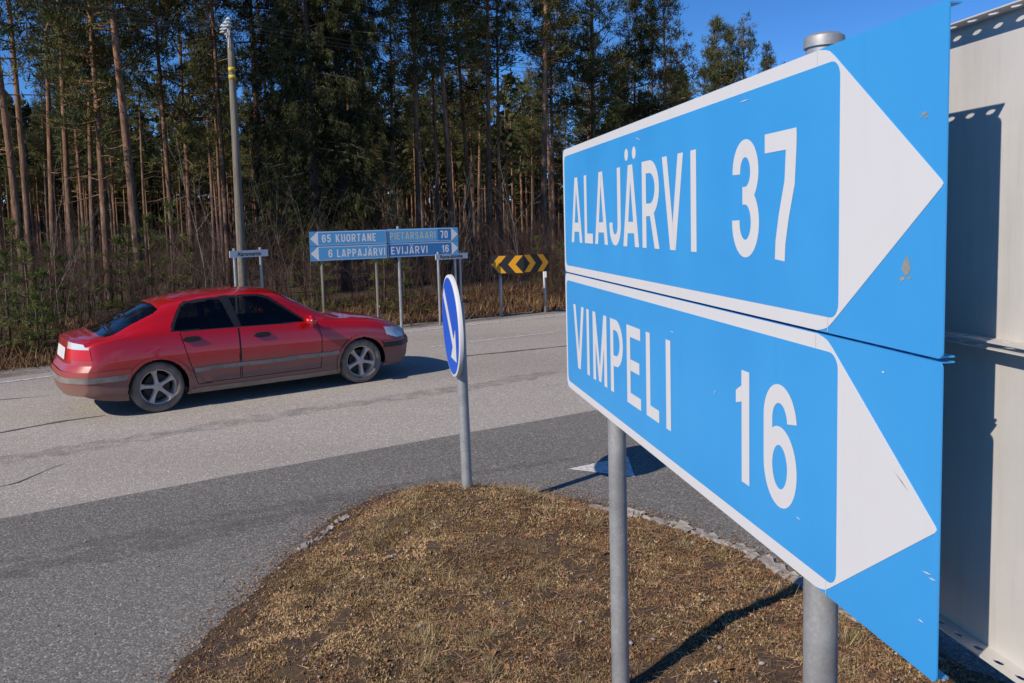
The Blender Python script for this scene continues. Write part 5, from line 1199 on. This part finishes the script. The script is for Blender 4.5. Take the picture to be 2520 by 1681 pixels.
# saplings and brush deeper in, uncounted
rng = np.random.default_rng(8); n = 15000; A_ = []; x = rng.uniform(-60, 60, 90000); y = rng.uniform(12, 110, 90000); s_ = edge_dist(x, y); k = (s_ > 5.0) & (s_ < 60) & (np.abs(x) < y*0.85+6) & (rng.random(len(x)) < np.clip(1.3-s_/70, .2, 1)); x, y = x[k][:n], y[k][:n]; z = terrain(x, y); n = len(x)
l = rng.gamma(3.0, 0.30, n)+0.25; P0 = np.stack([x, y, z-0.05], 1); d = rng.normal(0, .16, (n, 3)); d[:, 2] = 1; P1 = P0+d*l[:, None]
Q0, Q1, r0_, r1_ = [P0], [P1], [0.006+0.004*l], [np.full(n, .003)]
for j in range(4):
    u = rng.uniform(.3, .95, n); a = P0+(P1-P0)*u[:, None]; dd = d*0.8+rng.normal(0, .5, (n, 3)); Q0.append(a); Q1.append(a+dd*(l*rng.uniform(.15, .4, n))[:, None]); r0_.append(np.full(n, .005)); r1_.append(np.full(n, .002))
V, F = sticks(np.concatenate(Q0), np.concatenate(Q1), np.concatenate(r0_), np.concatenate(r1_))
tag(link('undergrowth', tri_mesh('undergrowth', V, F), M['twig']), 'brown leafless saplings and brush filling the forest floor between trunks', 'undergrowth', kind='stuff')
# pale birch saplings at the edge
bmsh = [make_shrub(450+i, h, 2, .15) for i, h in enumerate((3.6, 4.4))]
for bx, Yd in ((700, 20.5), (735, 21.5), (905, 22), (1005, 23), (1060, 24), (1180, 26), (455, 19.5), (130, 17.5), (620, 21)):
    p = ad(bx, 600, Yd); o = link('birch_sapling', bmsh[int(RNG.integers(2))], M['birch_stem']); o.location = (p[0], p[1], float(terrain(p[0], p[1])[0])); o.rotation_euler = (0, 0, RNG.uniform(0, 6.28)); s = RNG.uniform(.7, 1.0); o.scale = (s, s, s)
    tag(o, 'thin pale leafless birch sapling in the forest edge thicket', 'sapling', 'birch saplings in the thicket')
# young conifers
for bx, by, Yd, v, s in ((18, 0, 15.6, 1, .80), (62, 0, 16.4, 1, .80), (100, 0, 15.9, 0, .95), (40, 0, 17.6, 1, .95), (118, 0, 17.8, 1, .75), (-20, 0, 15.0, 1, .8), (150, 0, 18.2, 0, .95), (82, 0, 15.2, 2, 1.0)):
    p = ad(bx, 700, Yd); tree('young_pine', YPV[v], p[0], p[1], s, RNG.uniform(0, 6.28), 'bushy green young pine on the verge behind the rear of the red car', 'tree', 'young pines on the verge')
for bx, Yd, v, s in ((300, 20.0, 1, .9), (345, 20.8, 1, 1.0), (400, 20.2, 1, 1.15), (275, 19.6, 0, 1.2), (440, 21, 0, 1.0), (745, 20.4, 0, 1.0), (880, 20.6, 1, .8), (930, 19.9, 0, 1.0), (1235, 25.5, 0, 1.0), (700, 21.4, 1, .8), (200, 19.3, 1, .9), (1290, 25, 2, 1.2)):
    p = ad(bx, 640, Yd); tree('young_pine', YPV[v], p[0], p[1], s, RNG.uniform(0, 6.28), 'small green young pine growing among the bare shrubs', 'tree', 'young pines among the shrubs')
# dry verge grass
rng = np.random.default_rng(9); x = rng.uniform(-16, 16, 120000); y = rng.uniform(8, 36, 120000); s_ = edge_dist(x, y); k = (s_ > 0.75+0.5*fbm(x*.8, y*.8, 61)) & (s_ < 5.0) & (fbm(x*1.6, y*1.6, 62)+.12*rng.random(len(x)) > .40); x, y = x[k][:22000], y[k][:22000]; z = terrain(x, y)
tone = np.array([(0.20, 0.115, 0.055), (0.15, 0.075, 0.038), (0.26, 0.175, 0.09), (0.10, 0.052, 0.03)])[rng.integers(0, 4, len(x))]*(0.5+fbm(x*2, y*2, 63))[:, None]
v, c = blades(x, y, z, rng.uniform(.08, .30, len(x)), 0.05, (0.25, 1.4), tone, 4)
me = tri_mesh('verge_grass', v, np.arange(len(v)).reshape(-1, 3)); set_col(me, c)
tag(link('verge_grass', me, M['moss_and_dead_grass']), 'dry brown grass bank along the far side of the road', 'grass', kind='stuff')
